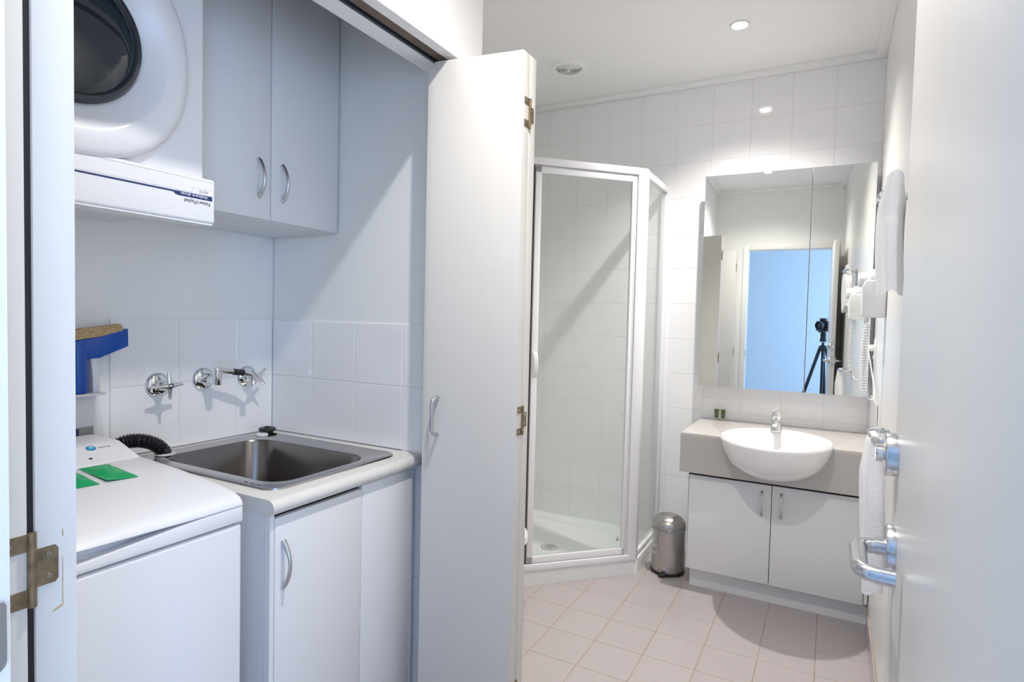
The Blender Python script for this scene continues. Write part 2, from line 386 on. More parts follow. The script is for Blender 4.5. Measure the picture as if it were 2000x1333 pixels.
# the room behind the doorway
hb = -3.0
struct(G().box(-2.6, 1.9, hb, YE-0.132, -0.1, -0.002).build('floor_hall', 'carpet'), 'pale carpet of the room behind the doorway')
struct(G().box(-2.6, 1.9, hb-0.1, hb, 0, CEIL).build('wall_hall_back', 'hall'), 'plain wall of the room behind the doorway')
struct(G().box(-2.7, -2.6, hb, YE-0.12, 0, CEIL).build('wall_hall_left', 'hall'), 'plain left wall of the room behind the doorway')
g = G().box(1.9, 2.0, hb, -2.2, 0, CEIL).box(1.9, 2.0, -0.5, YE-0.12, 0, CEIL).box(1.9, 2.0, -2.2, -0.5, 0, 0.4).box(1.9, 2.0, -2.2, -0.5, 2.3, CEIL)
struct(g.build('wall_hall_right', 'hall'), 'window wall of the room behind the doorway')
wn = sroot('window_1', (1.93, -1.35, 0.4), 'white framed window of the room behind the doorway')
G().box(1.91, 1.96, -2.2, -2.15, 0.4, 2.3).box(1.91, 1.96, -0.55, -0.5, 0.4, 2.3).box(1.91, 1.96, -2.15, -0.55, 0.4, 0.45).box(1.91, 1.96, -2.15, -0.55, 2.25, 2.3).build('frame', 'trim', wn)
G().box(1.932, 1.937, -2.15, -0.55, 0.45, 2.25).build('pane', 'glass', wn)
struct(G().box(-2.6, 1.9, hb, YE-0.12, CEIL, CEIL+0.12).build('ceiling_hall', 'ceil'), 'white ceiling of the room behind the doorway')
struct(G().box(-2.6, XB-0.02, YE-0.132, YE-0.12, 0, CEIL).box(XB-0.02, XL, YE-0.132, YE-0.122, 0, CEIL).box(XR, 1.9, YE-0.132, YE-0.12, 0, CEIL).build('wall_hall_front', 'hall'), 'plain wall beside the doorway on the far side')

# ------------------------------------------------------------------ doors
def dhandle(g, a, b, out, r=0.005, n=10):      # D handle between a and b, standing out by vector out
    a, b, out = Vector(a), Vector(b), Vector(out)
    d = (b-a).normalized()
    g.tube(fillet([a, a+out+d*0.006, b+out-d*0.006, b], 0.014, 6), r, n); return g
def bowhandle(g, a, b, out, w=0.0072):
    a, b, out = Vector(a), Vector(b), Vector(out); n = 16; pth = []; rr = []
    for i in range(n+1):
        t = i/n; pth.append(a.lerp(b, t)+out*(math.sin(PI*t)**0.75)); rr.append(w*(0.95-0.35*math.sin(PI*t)))
    g.tube(pth, rr, 10); return g
# entry door, opened against the right wall
DX = 0.086
d1 = sroot('door_1', (DX+0.017, 0.25, 0.01), 'open flush cream entry door with satin lever, on the right')
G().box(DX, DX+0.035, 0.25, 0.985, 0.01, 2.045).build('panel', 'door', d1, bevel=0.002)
LY, LZ = 0.935, 1.018
lv = G().lathe((DX, LY, LZ), (-1, 0, 0), [(0.0325, 0), (0.0325, 0.008), (0.0305, 0.011)], 40)
lev = lv.build('lever_rose', 'satin', d1)
G().tube(fillet([(DX-0.008, LY, LZ), (DX-0.043, LY, LZ-0.002), (DX-0.043, LY-0.098, LZ-0.004), (DX-0.006, LY-0.102, LZ-0.004)], 0.022, 8), 0.0102, 16).build('lever', 'satin', lev)
G().cyl((DX-0.008, LY, LZ), (DX-0.022, LY, LZ), 0.0115, n=20).build('lever_collar', 'satin', lev)
BZ = 1.142
ro = G().lathe((DX, 0.952, BZ), (-1, 0, 0), [(0.029, 0), (0.029, 0.013), (0.0275, 0.015)], 40).build('lock_rose', 'satin', d1)
G().lathe((DX-0.014, 0.952, BZ), (-1, 0, 0), [(0.0085, 0), (0.0085, 0.002), (0.0115, 0.003), (0.0115, 0.010), (0.010, 0.0115)], 24).build('turn_knob', 'chrome', ro)
G().lathe((DX+0.035, LY, LZ), (1, 0, 0), [(0.0325, 0), (0.0325, 0.008), (0.0305, 0.011)], 32).build('lever_rose', 'satin', d1)
G().tube(fillet([(DX+0.043, LY, LZ), (DX+0.075, LY, LZ), (DX+0.075, LY-0.098, LZ)], 0.02, 6), 0.0095, 12).build('lever', 'satin', d1)
for z in (LZ, BZ):
    p_ = G().box(DX+0.006, DX+0.029, 0.984, 0.9862, z-0.045, z+0.045).build('latch_plate', 'satin', d1)
    G().box(DX+0.012, DX+0.023, 0.986, 0.994, z-0.012, z+0.012).build('latch_bolt', 'chrome', p_)
# bifold doors of the closet
def bifold(name, label, panels, edge_x, seam_y, flip):
    rt = sroot(name, (-0.9, seam_y, 0.012), label)
    ps = []
    for (l, r, ny, clip) in panels:
        l, r = Vector((*l, 0)), Vector((*r, 0)); d = (r-l); nrm = Vector((0, ny, 0))
        wd = d.length; d.normalize()
        prof = [(0, 0.012), (wd, 0.012), (wd, 2.04), (0.022, 2.04), (0, 2.008)] if clip else [(0, 0.012), (wd, 0.012), (wd, 2.04), (0, 2.04)]
        r0 = [l+d*a+Vector((0, 0, z)) for a, z in prof]; r1 = [p+nrm for p in r0]
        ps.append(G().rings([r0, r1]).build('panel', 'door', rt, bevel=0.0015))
    for zc_ in (1.030, 1.880, 0.24):
        x = edge_x; s = 1 if flip else -1     # s: side on which the two-tab leaf sits
        hg = G()
        ya = seam_y
        for dz in (-0.0305, 0.0305):
            hg.box(x-0.0005, x+0.0012, ya-s*0.003, ya-s*0.030, zc_+dz-0.0095, zc_+dz+0.0095)
        hg.cyl((x+0.0015, ya, zc_-0.041), (x+0.0015, ya, zc_+0.041), 0.0042, n=12)
        h1 = hg.build('hinge', 'brass', rt)
        h1['label'] = 'tarnished metal hinge on the panel edges'
        G().rings([rr for rr in ([V(x-0.0005, ya+s*0.003, zc_-0.021), V(x-0.0005, ya+s*0.022, zc_-0.021), V(x-0.0005, ya+s*0.025, zc_-0.017), V(x-0.0005, ya+s*0.025, zc_+0.017), V(x-0.0005, ya+s*0.022, zc_+0.021), V(x-0.0005, ya+s*0.003, zc_+0.021)],
                  [V(x+0.0012, ya+s*0.003, zc_-0.021), V(x+0.0012, ya+s*0.022, zc_-0.021), V(x+0.0012, ya+s*0.025, zc_-0.017), V(x+0.0012, ya+s*0.025, zc_+0.017), V(x+0.0012, ya+s*0.022, zc_+0.021), V(x+0.0012, ya+s*0.003, zc_+0.021)])]).build('hinge_leaf', 'brass', h1)
        for dy, dz in ((-s*0.021, -0.0305), (-s*0.021, 0.0305), (s*0.0155, 0.012), (s*0.0155, -0.012)):
            G().lathe((x+0.001, ya+dy, zc_+dz), (1, 0, 0), [(0.0032, 0), (0.0028, 0.0012), (0.0012, 0.0013), (0.001, 0.0004)], 14).build('screw', 'screw', h1)
    return rt
EX = -0.755
rb = bifold('door_2', 'folded cream bifold closet door between laundry and shower', [((-1.04, 1.384), (EX, 1.427), 0.038, True), ((-1.04, 1.424), (EX, 1.468), 0.036, False)], EX, 1.4665, True)
hb_ = dhandle(G(), (-0.990, 1.3915, 0.975), (-0.990, 1.3915, 1.084), (0, -0.03, 0), 0.0052).build('handle', 'satin', rb)
lb = bifold('door_3', 'folded white bifold closet door at the left edge, tarnished hinge', [((-1.04, 0.266), (EX, 0.266), 0.040, False), ((-1.04, 0.313), (EX, 0.313), 0.0405, False)], EX, 0.3095, True)
G().box(-1.03, EX-0.004, 0.3063, 0.3128, 0.02, 2.035).build('seam_shade', 'black', lb)  # added black strip standing in for the shade deep between the panels
for mk in ([(0.3385, 0.978), (0.3395, 0.978), (0.3393, 1.035), (0.3388, 1.035)], [(0.3385, 1.058), (0.340, 1.058), (0.3395, 1.066), (0.3388, 1.066)], [(0.328, 0.9745), (0.3385, 0.9775), (0.3380, 0.9805), (0.330, 0.9765)]):
    G().prism(mk, 'x', EX, EX+0.0003).build('paint_chip', 'bristle', lb)
dhandle(G(), (-1.003, 0.3535, 0.975), (-1.003, 0.3535, 1.084), (0, 0.03, 0), 0.0052).build('handle', 'satin', lb)

# ------------------------------------------------------------------ laundry: washing machine
WX, WY0, WY1 = -1.10, 0.235, 0.832
wm = thing('washing_machine', (-1.4, 0.535, 0), 'white top-loading washing machine beside the laundry sink', 'washer')
G().box(-1.70, WX, WY0, WY1, 0.03, 0.861).build('body', 'appl', wm, bevel=0.008, seg=3)
for x in (-1.66, -1.15):
    for y in (WY0+0.05, WY1-0.05): G().cyl((x, y, 0), (x, y, 0.035), 0.02).build('foot', 'black', wm)
def bump(y):
    t = max(0.0, min(1.0, (0.785-y)/0.34)); return t*t*(3-2*t)
ys = [WY0+(WY1-WY0)*i/30 for i in range(31)]
bt = [(y, 0.8985-0.019*bump(y)) for y in ys]
bd = G().prism([(WY0, 0.8655), (WY1, 0.8655)]+list(reversed(bt)), 'x', WX-0.024, WX+0.002)
bd.box(-1.70, WX-0.024, WY0, WY1, 0.8655, 0.885)
G.build(bd, 'top_deck', 'appl', wm, bevel=0.0025)
G().box(-1.69, WX-0.012, WY0+0.004, WY1-0.004, 0.858, 0.868).build('deck_gasket', 'bezel', wm)
G().box(-1.47, WX-0.03, WY0+0.01, WY1-0.01, 0.884, 0.903).build('handle_recess', 'appl', wm)
lid_lo = [(y, 0.8995+0.007*bump(y)) for y in ys]
lp = [(-1.098, 0.900), (-1.1, 0.908), (-1.108, 0.917), (-1.125, 0.924), (-1.20, 0.935), (-1.32, 0.946), (-1.477, 0.955), (-1.477, 0.902), (-1.14, 0.902)]
lid = G()
nn = []
for (y, z) in lid_lo:
    ins = 0.0
    nn.append([V(px-ins, y, max(pz, z) if px > -1.13 else pz) for px, pz in lp])
lid.rings(nn).build('lid', 'appl', wm, bevel=0.004, seg=2, ang=50)
con = [(-1.4785, 0.886), (-1.4785, 0.955), (-1.569, 0.984), (-1.58, 0.985), (-1.70, 0.985), (-1.70, 0.886)]
cn = G().prism(con, 'y', WY0, WY1).build('console', 'appl', wm, bevel=0.003)
sl = V(-0.0905, 0, 0.029).normalized(); nrm = V(0.029, 0, 0.0905).normalized(); yv = V(0, 1, 0)
def onc(t, y, h=0.0): return V(-1.4785, 0, 0.955)+sl*t+yv*y+nrm*h
G().obox(onc(0.008, WY0+0.03), sl*0.080, yv*(WY1-WY0-0.055), nrm*0.0006).build('control_panel', 'appl', cn)
bc = onc(0.079-0.002, 0.757, 0)
def oval(a, b, h, n=28): return [bc+sl*(a*math.cos(2*PI*k/n))+yv*(b*math.sin(2*PI*k/n))+nrm*h for k in range(n)]
bt_ = G().rings([oval(0.0105, 0.0105, 0.0), oval(0.0105, 0.0105, 0.0022), oval(0.009, 0.009, 0.003)]).build('start_button', 'btn', cn)
G().rings([oval(0.0072, 0.0072, 0.003), oval(0.006, 0.006, 0.0036)]).build('button_face', 'btn_in', bt_)
G().prism([(bc.x-0.002, bc.y-0.0025), (bc.x+0.002, bc.y-0.0025), (bc.x, bc.y+0.003)], 'z', bc.z+0.0036, bc.z+0.0046).build('play_mark', 'white_pr', bt_)
text('Start/Pause', 'panel_lettering', 'ink', cn, onc(0.073, 0.772, 0.0008), yv, sl, 0.0055, width=0.027)
G().lathe(onc(0.045, 0.66, 0.0006), nrm, [(0.016, 0), (0.015, 0.010), (0.013, 0.011)], 24).build('dial', 'grey_pr', cn)
for i, (yy, tt) in enumerate(((0.705, 0.066), (0.735, 0.030))):
    G().lathe(onc(tt, yy, 0.0006), nrm, [(0.004, 0), (0.0035, 0.001)], 16).build('indicator', 'bezel', cn)

# green sachets on the washer lid
def lid_z(x):
    pts = [(-1.125, 0.924), (-1.20, 0.935), (-1.32, 0.946), (-1.477, 0.955)]
    for (a, za), (b, zb) in zip(pts, pts[1:]):
        if b <= x <= a: return za+(zb-za)*(x-a)/(b-a)
    return 0.955 if x < -1.4 else 0.924
def sachet(quad, label, seed, lift):
    rnd = random.Random(seed); n = 10; q = [Vector((*p, 0)) for p in quad]
    top, bot = [], []
    for i in range(n+1):
        for j in range(n+1):
            u, v = i/n, j/n
            p = (q[0]*(1-u)+q[3]*u)*(1-v)+(q[1]*(1-u)+q[2]*u)*v
            e = min(u, 1-u, v, 1-v); bul = 0.0055*min(1, max(0, e-0.07)/0.25)
            z = lid_z(p.x)+0.0010+lift*(u*(1-v))**2+0.0016*math.sin(11*u+5*v+seed)*min(1, e*7)+0.0008*math.sin(23*v+9*u)*min(1, e*8)
            top.append(V(p.x, p.y, z+bul+0.0008)); bot.append(V(p.x, p.y, max(lid_z(p.x)+0.0003, z-0.0002)))
    N = (n+1)*(n+1); g = G(); fs = []
    for i in range(n):
        for j in range(n):
            a = i*(n+1)+j; fs.append((a, a+1, a+n+2, a+n+1)); fs.append((N+a, N+a+n+1, N+a+n+2, N+a+1))
    rim = [i for i in range(n+1)]+[i*(n+1)+n for i in range(1, n+1)]+[n*(n+1)+j for j in range(n-1, -1, -1)]+[i*(n+1) for i in range(n-1, 0, -1)]
    for a, b in zip(rim, rim[1:]+rim[:1]): fs.append((a, N+a, N+b, b))
    return tag(g.add(top+bot, fs).build('detergent_sachet', 'green'), label, 'sachet', 'green sachets on the washer')
sachet([(-1.469, 0.692), (-1.463, 0.750), (-1.330, 0.744), (-1.338, 0.684)], 'green foil sachet on the washer lid, the one nearer the hose', 1, 0.004)
sachet([(-1.453, 0.618), (-1.447, 0.676), (-1.335, 0.668), (-1.342, 0.608)], 'green foil sachet on the washer lid, partly cut off by the left door', 2, 0.0)

# ------------------------------------------------------------------ dryer hung upside down above the washer
dr = thing('clothes_dryer', (-1.55, 0.605, 1.52), 'white clothes dryer mounted upside down above the washer', 'dryer')
G().box(-1.785, -1.325, 0.312, 0.893, 1.57, 2.37).build('body', 'appl', dr, bevel=0.008, seg=3)
cpn = G().box(-1.36, -1.30, 0.305, 0.905, 1.522, 1.6265).build('control_panel', 'appl', dr, bevel=0.007, seg=3)
un = [(-1.345, 1.528), (-1.40, 1.545), (-1.70, 1.545), (-1.78, 1.58), (-1.78, 1.60), (-1.345, 1.60)]
G().prism(un, 'y', 0.32, 0.885).build('base_pan', 'appl', dr, bevel=0.004)
G().box(-1.36, -1.304, 0.31, 0.90, 1.519, 1.5235).build('panel_lip', 'lam_edge', cpn)
xf = -1.2998
st = G().box(xf-0.001, xf, 0.31, 0.806, 1.5805, 1.5845)
st.build('stripe', 'navy', cpn)
G().prism([(0.800, 1.5845), (0.803, 1.580), (0.808, 1.5757), (0.815, 1.5747), (0.8965, 1.5747), (0.8965, 1.5857), (0.806, 1.5845)], 'x', xf-0.001, xf+0.0001).build('name_band', 'navy', cpn)
G().box(xf-0.001, xf, 0.31, 0.845, 1.5868, 1.5875).build('pinstripe', 'grey_pr', cpn)
G().prism([(0.845, 1.5868), (0.850, 1.599), (0.897, 1.599), (0.897, 1.5995), (0.8495, 1.5995), (0.8443, 1.5868)], 'x', xf-0.001, xf).build('pinstripe', 'grey_pr', cpn)
G().box(xf-0.001, xf, 0.31, 0.898, 1.6175, 1.6183).build('seam', 'grey_pr', cpn)
yn, zn = (0, -1, 0), (0, 0, -1)
text('Fisher', 'brand_lettering', 'ink', cpn, (xf, 0.8915, 1.5705), yn, zn, 0.0125, width=0.027)
text('&', 'brand_ampersand', 'grey_pr', cpn, (xf, 0.8635, 1.5705), yn, zn, 0.0115, width=0.0055)
text('Paykel', 'brand_lettering', 'ink', cpn, (xf, 0.8575, 1.5705), yn, zn, 0.0125, width=0.0285)
text('dualcare dryer', 'model_lettering', 'white_pr', cpn, (xf+0.0003, 0.885, 1.5832), yn, zn, 0.0088, width=0.066)
text('AD 55', 'model_lettering', 'grey_pr', cpn, (xf, 0.886, 1.5955), yn, zn, 0.0085, width=0.022)
DC = V(-1.325, 0.600, 1.852)
def sq(r, x, n=64, e=2.25):
    out = []
    for k in range(n):
        a = 2*PI*k/n+PI/n; c_, s_ = math.cos(a), math.sin(a); q = r/((abs(c_)**e+abs(s_)**e)**(1/e))
        out.append(DC+V(x, q*c_, q*s_))
    return out
def cq(r, x, n=64): return sq(r, x, n, 2.0)
G().rings([sq(0.237, 0.0), sq(0.239, 0.010), sq(0.238, 0.022), sq(0.233, 0.029), sq(0.222, 0.034), sq(0.203, 0.038), cq(0.190, 0.039), cq(0.184, 0.036), cq(0.165, 0.024), cq(0.145, 0.013), cq(0.134, 0.008)]).build('door_ring', 'appl', dr)
G().rings([cq(0.136, 0.006), cq(0.138, 0.020), cq(0.132, 0.030), cq(0.124, 0.032), cq(0.118, 0.026)], True, False).build('glass_bezel', 'bezel', dr)
G().rings([cq(0.122, 0.027), cq(0.112, 0.034), cq(0.085, 0.042), cq(0.05, 0.047), cq(0.02, 0.049), cq(0.004, 0.0492)], True, True).build('door_glass', 'glass_dk', dr)

# ------------------------------------------------------------------ wall cabinet
wc = thing('wall_cabinet', (-1.63, 1.205, 1.587), 'white two-door wall cabinet above the laundry sink', 'cabinet')
G().box(-1.788, -1.494, 0.935, 1.473, 1.587, 2.42).build('carcass', 'lam', wc, bevel=0.001, seg=1)
for y0, y1, hy in ((0.936, 1.2035, 1.164), (1.2065, 1.473, 1.247)):
    d = G().box(-1.493, -1.475, y0, y1, 1.589, 2.42).build('door', 'lam', wc, bevel=0.0012, seg=2)
    bowhandle(G(), (-1.476, hy, 1.651), (-1.476, hy, 1.759), (0.026, 0, 0)).build('handle', 'satin', d)

# ------------------------------------------------------------------ sink cabinet, bench and sink
sc_ = thing('sink_cabinet', (-1.45, 1.18, 0), 'white sink base cabinet beside the washing machine', 'cabinet')
G().box(-1.785, -1.135, 0.917, 1.448, 0.10, 0.66).box(-1.785, -1.135, 0.917, 0.933, 0.66, 0.848).box(-1.785, -1.135, 1.432, 1.448, 0.66, 0.848).box(-1.785, -1.77, 0.933, 1.432, 0.66, 0.848).build('carcass', 'lam', sc_)
for y0, y1 in ((0.917, 0.929), (1.4365, 1.448)): G().box(-1.134, -1.117, y0, y1, 0.10, 0.848).build('face_edge', 'lam_edge', sc_)
G().box(-1.785, -1.16, 0.917, 1.448, 0, 0.10).build('kickboard', 'lam_edge', sc_)
d = G().box(-1.133, -1.115, 0.9305, 1.2165, 0.103, 0.838).build('door', 'lam', sc_, bevel=0.0012)
bowhandle(G(), (-1.116, 0.953, 0.668), (-1.116, 0.953, 0.779), (0.026, 0, 0)).build('handle', 'satin', d)
G().box(-1.133, -1.115, 1.2185, 1.435, 0.103, 0.847).build('fixed_panel', 'lam', sc_, bevel=0.0012)
bxf = -1.098; zt, zb = 0.886, 0.849; rr = (zt-zb)/2
nose = [(bxf-rr*1.0+rr*math.cos(a)*1.0, (zt+zb)/2+rr*math.sin(a)) for a in [PI/2-PI*i/14 for i in range(15)]]
pf = [(-1.20, zb), (-1.20, zt)]+nose
bn = G().prism(pf, 'y', 0.912, 1.473)
bn.box(-1.787, -1.708, 0.912, 1.473, zb, zt).box(-1.708, -1.20, 0.912, 1.004, zb, zt).box(-1.708, -1.20, 1.356, 1.473, zb, zt)
tag(bn.build('laundry_countertop', 'bench'), 'pale laminate benchtop with rounded front around the laundry sink', 'countertop')
SX0, SX1, SY0, SY1 = -1.752, -1.157, 0.957, 1.427
ls = thing('laundry_sink', (-1.45, 1.19, 0.70), 'square stainless steel laundry sink set in the bench', 'sink')
BX0, BX1, BY0, BY1 = -1.705, -1.203, 1.006, 1.354
RB = [0.075, 0.075, 0.075, 0.065]
lp_ = [rrect(SX0, SX1, SY0, SY1, 0.045, 0.8862), rrect(SX0+0.001, SX1-0.001, SY0+0.001, SY1-0.001, 0.045, 0.8905), rrect(SX0+0.006, SX1-0.006, SY0+0.006, SY1-0.006, 0.042, 0.8925),
       rrect(SX0+0.012, SX1-0.012, SY0+0.012, SY1-0.012, 0.04, 0.8902), rrect(BX0-0.012, BX1+0.012, BY0-0.012, BY1+0.012, [r+0.012 for r in RB], 0.8895),
       rrect(BX0, BX1, BY0, BY1, RB, 0.887), rrect(BX0+0.004, BX1-0.004, BY0+0.004, BY1-0.004, RB, 0.880),
       rrect(BX0+0.010, BX1-0.010, BY0+0.010, BY1-0.010, RB, 0.74), rrect(BX0+0.02, BX1-0.02, BY0+0.02, BY1-0.02, RB, 0.715), rrect(BX0+0.045, BX1-0.045, BY0+0.045, BY1-0.045, 0.06, 0.703)]
G().rings(lp_[:6], False, False).build('rim', 'rimsteel', ls)
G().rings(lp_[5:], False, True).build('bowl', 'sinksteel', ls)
G().lathe((-1.45, 1.18, 0.7025), (0, 0, 1), [(0.035, 0), (0.034, 0.002), (0.02, 0.0005)], 28).build('drain', 'chrome', ls)
for i in range(3):
    G().box(-1.285+i*0.024, -1.272+i*0.024, SY0+0.0185, SY0+0.0215, 0.8895, 0.8905).build('pressed_rib', 'rimsteel', ls)
# hose to the sink by-pass
hs = thing('drain_hose', (-1.66, 0.95, 0.89), 'black corrugated drain hose arching from the washer into the sink rim', 'hose')
hp = [(-1.735, 0.845, 0.80), (-1.74, 0.852, 0.88), (-1.738, 0.884, 0.916), (-1.73, 0.924, 0.941), (-1.722, 0.964, 0.942), (-1.714, 0.999, 0.929), (-1.709, 1.022, 0.908), (-1.708, 1.030, 0.893)]
def spline(pts, n):
    pts = [Vector(p) for p in pts]; out = []
    for i in range(len(pts)-1):
        p0, p1, p2, p3 = pts[max(i-1, 0)], pts[i], pts[i+1], pts[min(i+2, len(pts)-1)]
        for k in range(n):
            t = k/n; out.append(0.5*((2*p1)+(p2-p0)*t+(2*p0-5*p1+4*p2-p3)*t*t+(3*p1-p0-3*p2+p3)*t**3))
    out.append(pts[-1]); return out
sp2 = spline(hp, 32); L = [0]
for a, b in zip(sp2, sp2[1:]): L.append(L[-1]+(b-a).length)
G().tube(sp2, [0.0185+0.0022*math.sin(2*PI*l/0.0068) for l in L], 20).build('hose', 'hose', hs)
G().lathe((-1.708, 1.031, 0.8905), (0, 0, 1), [(0.022, 0.0), (0.026, 0.001), (0.026, 0.005), (0.0215, 0.0065), (0.019, 0.003)], 28, True, False).build('collar', 'white_pl', hs)
pg = thing('sink_plug', (-1.737, 1.412, 0.891), 'black rubber sink plug in the back corner of the sink', 'plug')
G().lathe((-1.737, 1.412, 0.8905), (0, 0, 1), [(0.020, 0), (0.021, 0.003), (0.019, 0.006), (0.027, 0.008), (0.0295, 0.011), (0.027, 0.014), (0.0285, 0.016), (0.026, 0.019), (0.012, 0.0195)], 28).build('plug_body', 'black', pg)
G().cyl((-1.737, 1.412, 0.909), (-1.737, 1.412, 0.914), 0.010).build('plug_knob', 'black', pg)
tag(G().lathe((-1.716, 1.374, 0.8905), (0, 0, 1), [(0.0190, 0), (0.0195, 0.003), (0.018, 0.0065), (0.012, 0.0075)], 28).build('bypass_cap', 'white_pl'), 'small white round cap on the sink rim beside the black plug', 'cap')

# wall taps
def wall_tap(y, z, rot, label):
    t = thing('wall_tap', (XB, y, z-0.04), label, 'tap', 'chrome wall taps over the laundry sink')
    G().lathe((XB, y, z), (1, 0, 0), [(0.037, 0), (0.037, 0.003), (0.034, 0.008), (0.026, 0.013), (0.018, 0.015)], 36).build('flange', 'chrome', t)
    G().lathe((XB, y, z), (1, 0, 0), [(0.016, 0.012), (0.016, 0.032), (0.012, 0.038), (0.009, 0.044), (0.009, 0.058)], 24).build('stem', 'chrome', t)
    h = G(); c = V(XB+0.062, y, z)
    h.lathe(c-V(0.008, 0, 0), (1, 0, 0), [(0.009, 0), (0.012, 0.004), (0.012, 0.012), (0.008, 0.017)], 20)
    for k in range(4):
        a = rot+k*PI/2; d = V(0, math.cos(a), math.sin(a))
        h.tube([c, c+d*0.014, c+d*0.030, c+d*0.040], [0.0105, 0.0075, 0.0050, 0.0044], 12)
    h.build('cross_handle', 'chrome', t)
wall_tap(1.056, 1.090, 0.06, 'chrome cross-handle wall tap on the left, over the sink')
wall_tap(1.366, 1.092, 0.75, 'chrome cross-handle wall tap by the closet corner')
sp3 = thing('tap_spout', (XB, 1.204, 1.06), 'chrome swivel spout with black grip between the two wall taps', 'tap')
G().lathe((XB, 1.204, 1.096), (1, 0, 0), [(0.037, 0), (0.037, 0.003), (0.034, 0.008), (0.026, 0.013), (0.016, 0.015)], 36).build('flange', 'chrome', sp3)
G().tube(fillet([(XB+0.008, 1.205, 1.095), (XB+0.062, 1.210, 1.094)], 0.01), 0.012, 16).build('neck', 'chrome', sp3)
G().lathe((XB+0.064, 1.212, 1.078), (0, 0, 1), [(0.010, 0), (0.0125, 0.004), (0.0125, 0.044), (0.0105, 0.0455), (0.0105, 0.047), (0.0125, 0.0485), (0.0125, 0.056), (0.010, 0.058)], 24).build('swivel', 'chrome', sp3)
G().tube(fillet([(XB+0.066, 1.214, 1.126), (XB+0.084, 1.300, 1.113), (XB+0.088, 1.322, 1.106), (XB+0.089, 1.326, 1.084)], 0.02, 6), 0.0092, 16).build('arm', 'chrome', sp3)
G().cyl((XB+0.0755, 1.258, 1.1195), (XB+0.0825, 1.293, 1.1142), 0.0104, n=18).build('grip', 'black', sp3)
G().lathe((XB+0.089, 1.3255, 1.087), (0, 0, -1), [(0.0095, 0), (0.0105, 0.003), (0.0105, 0.012), (0.007, 0.0125)], 20).build('aerator', 'chrome', sp3)

# brush and its wall holder
bh = thing('brush_holder', (XB, 0.84, 0.975), 'white plastic wall holder behind the washer holding a blue brush', 'holder')
G().prism([(0.70, 0.93), (0.905, 0.93), (0.885, 1.095), (0.70, 1.095)], 'x', XB-0.003, XB+0.016).build('back_plate', 'white_pl', bh, bevel=0.003)
G().prism([(0.858, 1.085), (0.876, 1.085), (0.872, 1.175), (0.862, 1.190), (0.851, 1.193), (0.856, 1.140)], 'x', XB+0.002, XB+0.045).build('side_arm', 'white_pl', bh, bevel=0.003)
G().prism([(0.770, 1.085), (0.786, 1.085), (0.790, 1.190), (0.780, 1.190)], 'x', XB+0.002, XB+0.045).build('side_arm', 'white_pl', bh, bevel=0.003)
G().box(XB+0.002, XB+0.07, 0.76, 0.878, 1.083, 1.089).build('shelf', 'white_pl', bh, bevel=0.001)
G().box(XB+0.0155, XB+0.018, 0.71, 0.872, 0.968, 0.993).build('label_window', 'grille', bh, bevel=0.001)
G().box(XB+0.0175, XB+0.019, 0.80, 0.835, 0.971, 0.990).build('label_print', 'navy', bh)
br = thing('scrubbing_brush', (XB+0.045, 0.815, 1.09), 'blue brush with tan bristles standing in the wall holder', 'brush')
G().lathe((XB+0.043, 0.822, 1.0905), (0, 0, 1), [(0.020, 0), (0.0215, 0.006), (0.0215, 0.105), (0.019, 0.116), (0.017, 0.125), (0.018, 0.132)], 28).build('handle', 'blue', br)
hd = G().rings([[V(x, 0.70, 1.175), V(x, 0.868, 1.182), V(x, 0.943, 1.212), V(x, 0.942, 1.262), V(x, 0.86, 1.238), V(x, 0.80, 1.228), V(x, 0.70, 1.223)] for x in (XB+0.020, XB+0.058)])
hd.build('head', 'blue', br, bevel=0.003)
bp_ = []
for i in range(9):
    y = 0.705+i*0.0275; z = 1.230+0.10*max(0, (y-0.76))**1.0*1.6*0.9
    bp_.append((y, z))
bg_ = G().rings([[V(XB+0.022, y, z-0.006), V(XB+0.056, y, z-0.006), V(XB+0.060, y+0.001, z+0.012), V(XB+0.053, y, z+0.020+0.002*(i % 2)), V(XB+0.030, y, z+0.021), V(XB+0.018, y, z+0.012)] for i, (y, z) in enumerate(bp_)])
bg_.build('bristles', 'bristle', br)

# ------------------------------------------------------------------ shower
tray = thing('shower_tray', (-1.3, 2.95, 0), 'white neo-angle shower tray in the far corner', 'shower tray')
def poly_loop(o, z, grow):     # neo-angle outline shrunk by grow
    k = grow*0.4142
    return [V(XB+0.002, YF-0.002, z) if grow == 0 else V(XB+grow, YF-grow, z), V(-0.839-grow, YF-(0.002 if grow == 0 else grow), z), V(-0.839-grow, 2.98+k, z), V(-1.339-k, 2.48+grow, z), V(XB+(0.002 if grow == 0 else grow), 2.48+grow, z)]
lps = [poly_loop(0, 0.0, 0), poly_loop(0, 0.070, 0), poly_loop(0, 0.078, 0.002), poly_loop(0, 0.081, 0.009), poly_loop(0, 0.081, 0.058), poly_loop(0, 0.076, 0.066), poly_loop(0, 0.050, 0.085), poly_loop(0, 0.046, 0.11)]
G().rings(lps, True, True).build('tray_body', 'acryl', tray)
dgr = G().lathe((-1.33, 2.955, 0.0462), (0, 0, 1), [(0.050, 0), (0.048, 0.002), (0.045, 0.0008), (0.036, 0.0024)], 36).build('drain_ring', 'acryl', tray)
G().lathe((-1.33, 2.955, 0.0466), (0, 0, 1), [(0.0475, 0), (0.0475, 0.0018), (0.0455, 0.0018)], 36).build('drain_rim', 'satin', tray)
for i in range(-3, 4):
    for j in range(-2, 3):
        if i*i+j*j < 10: G().box(-1.33+i*0.0095-0.003, -1.33+i*0.0095+0.003, 2.955+j*0.012-0.0038, 2.955+j*0.012+0.0038, 0.0485, 0.0494).build('grate_slot', 'slot', dgr)
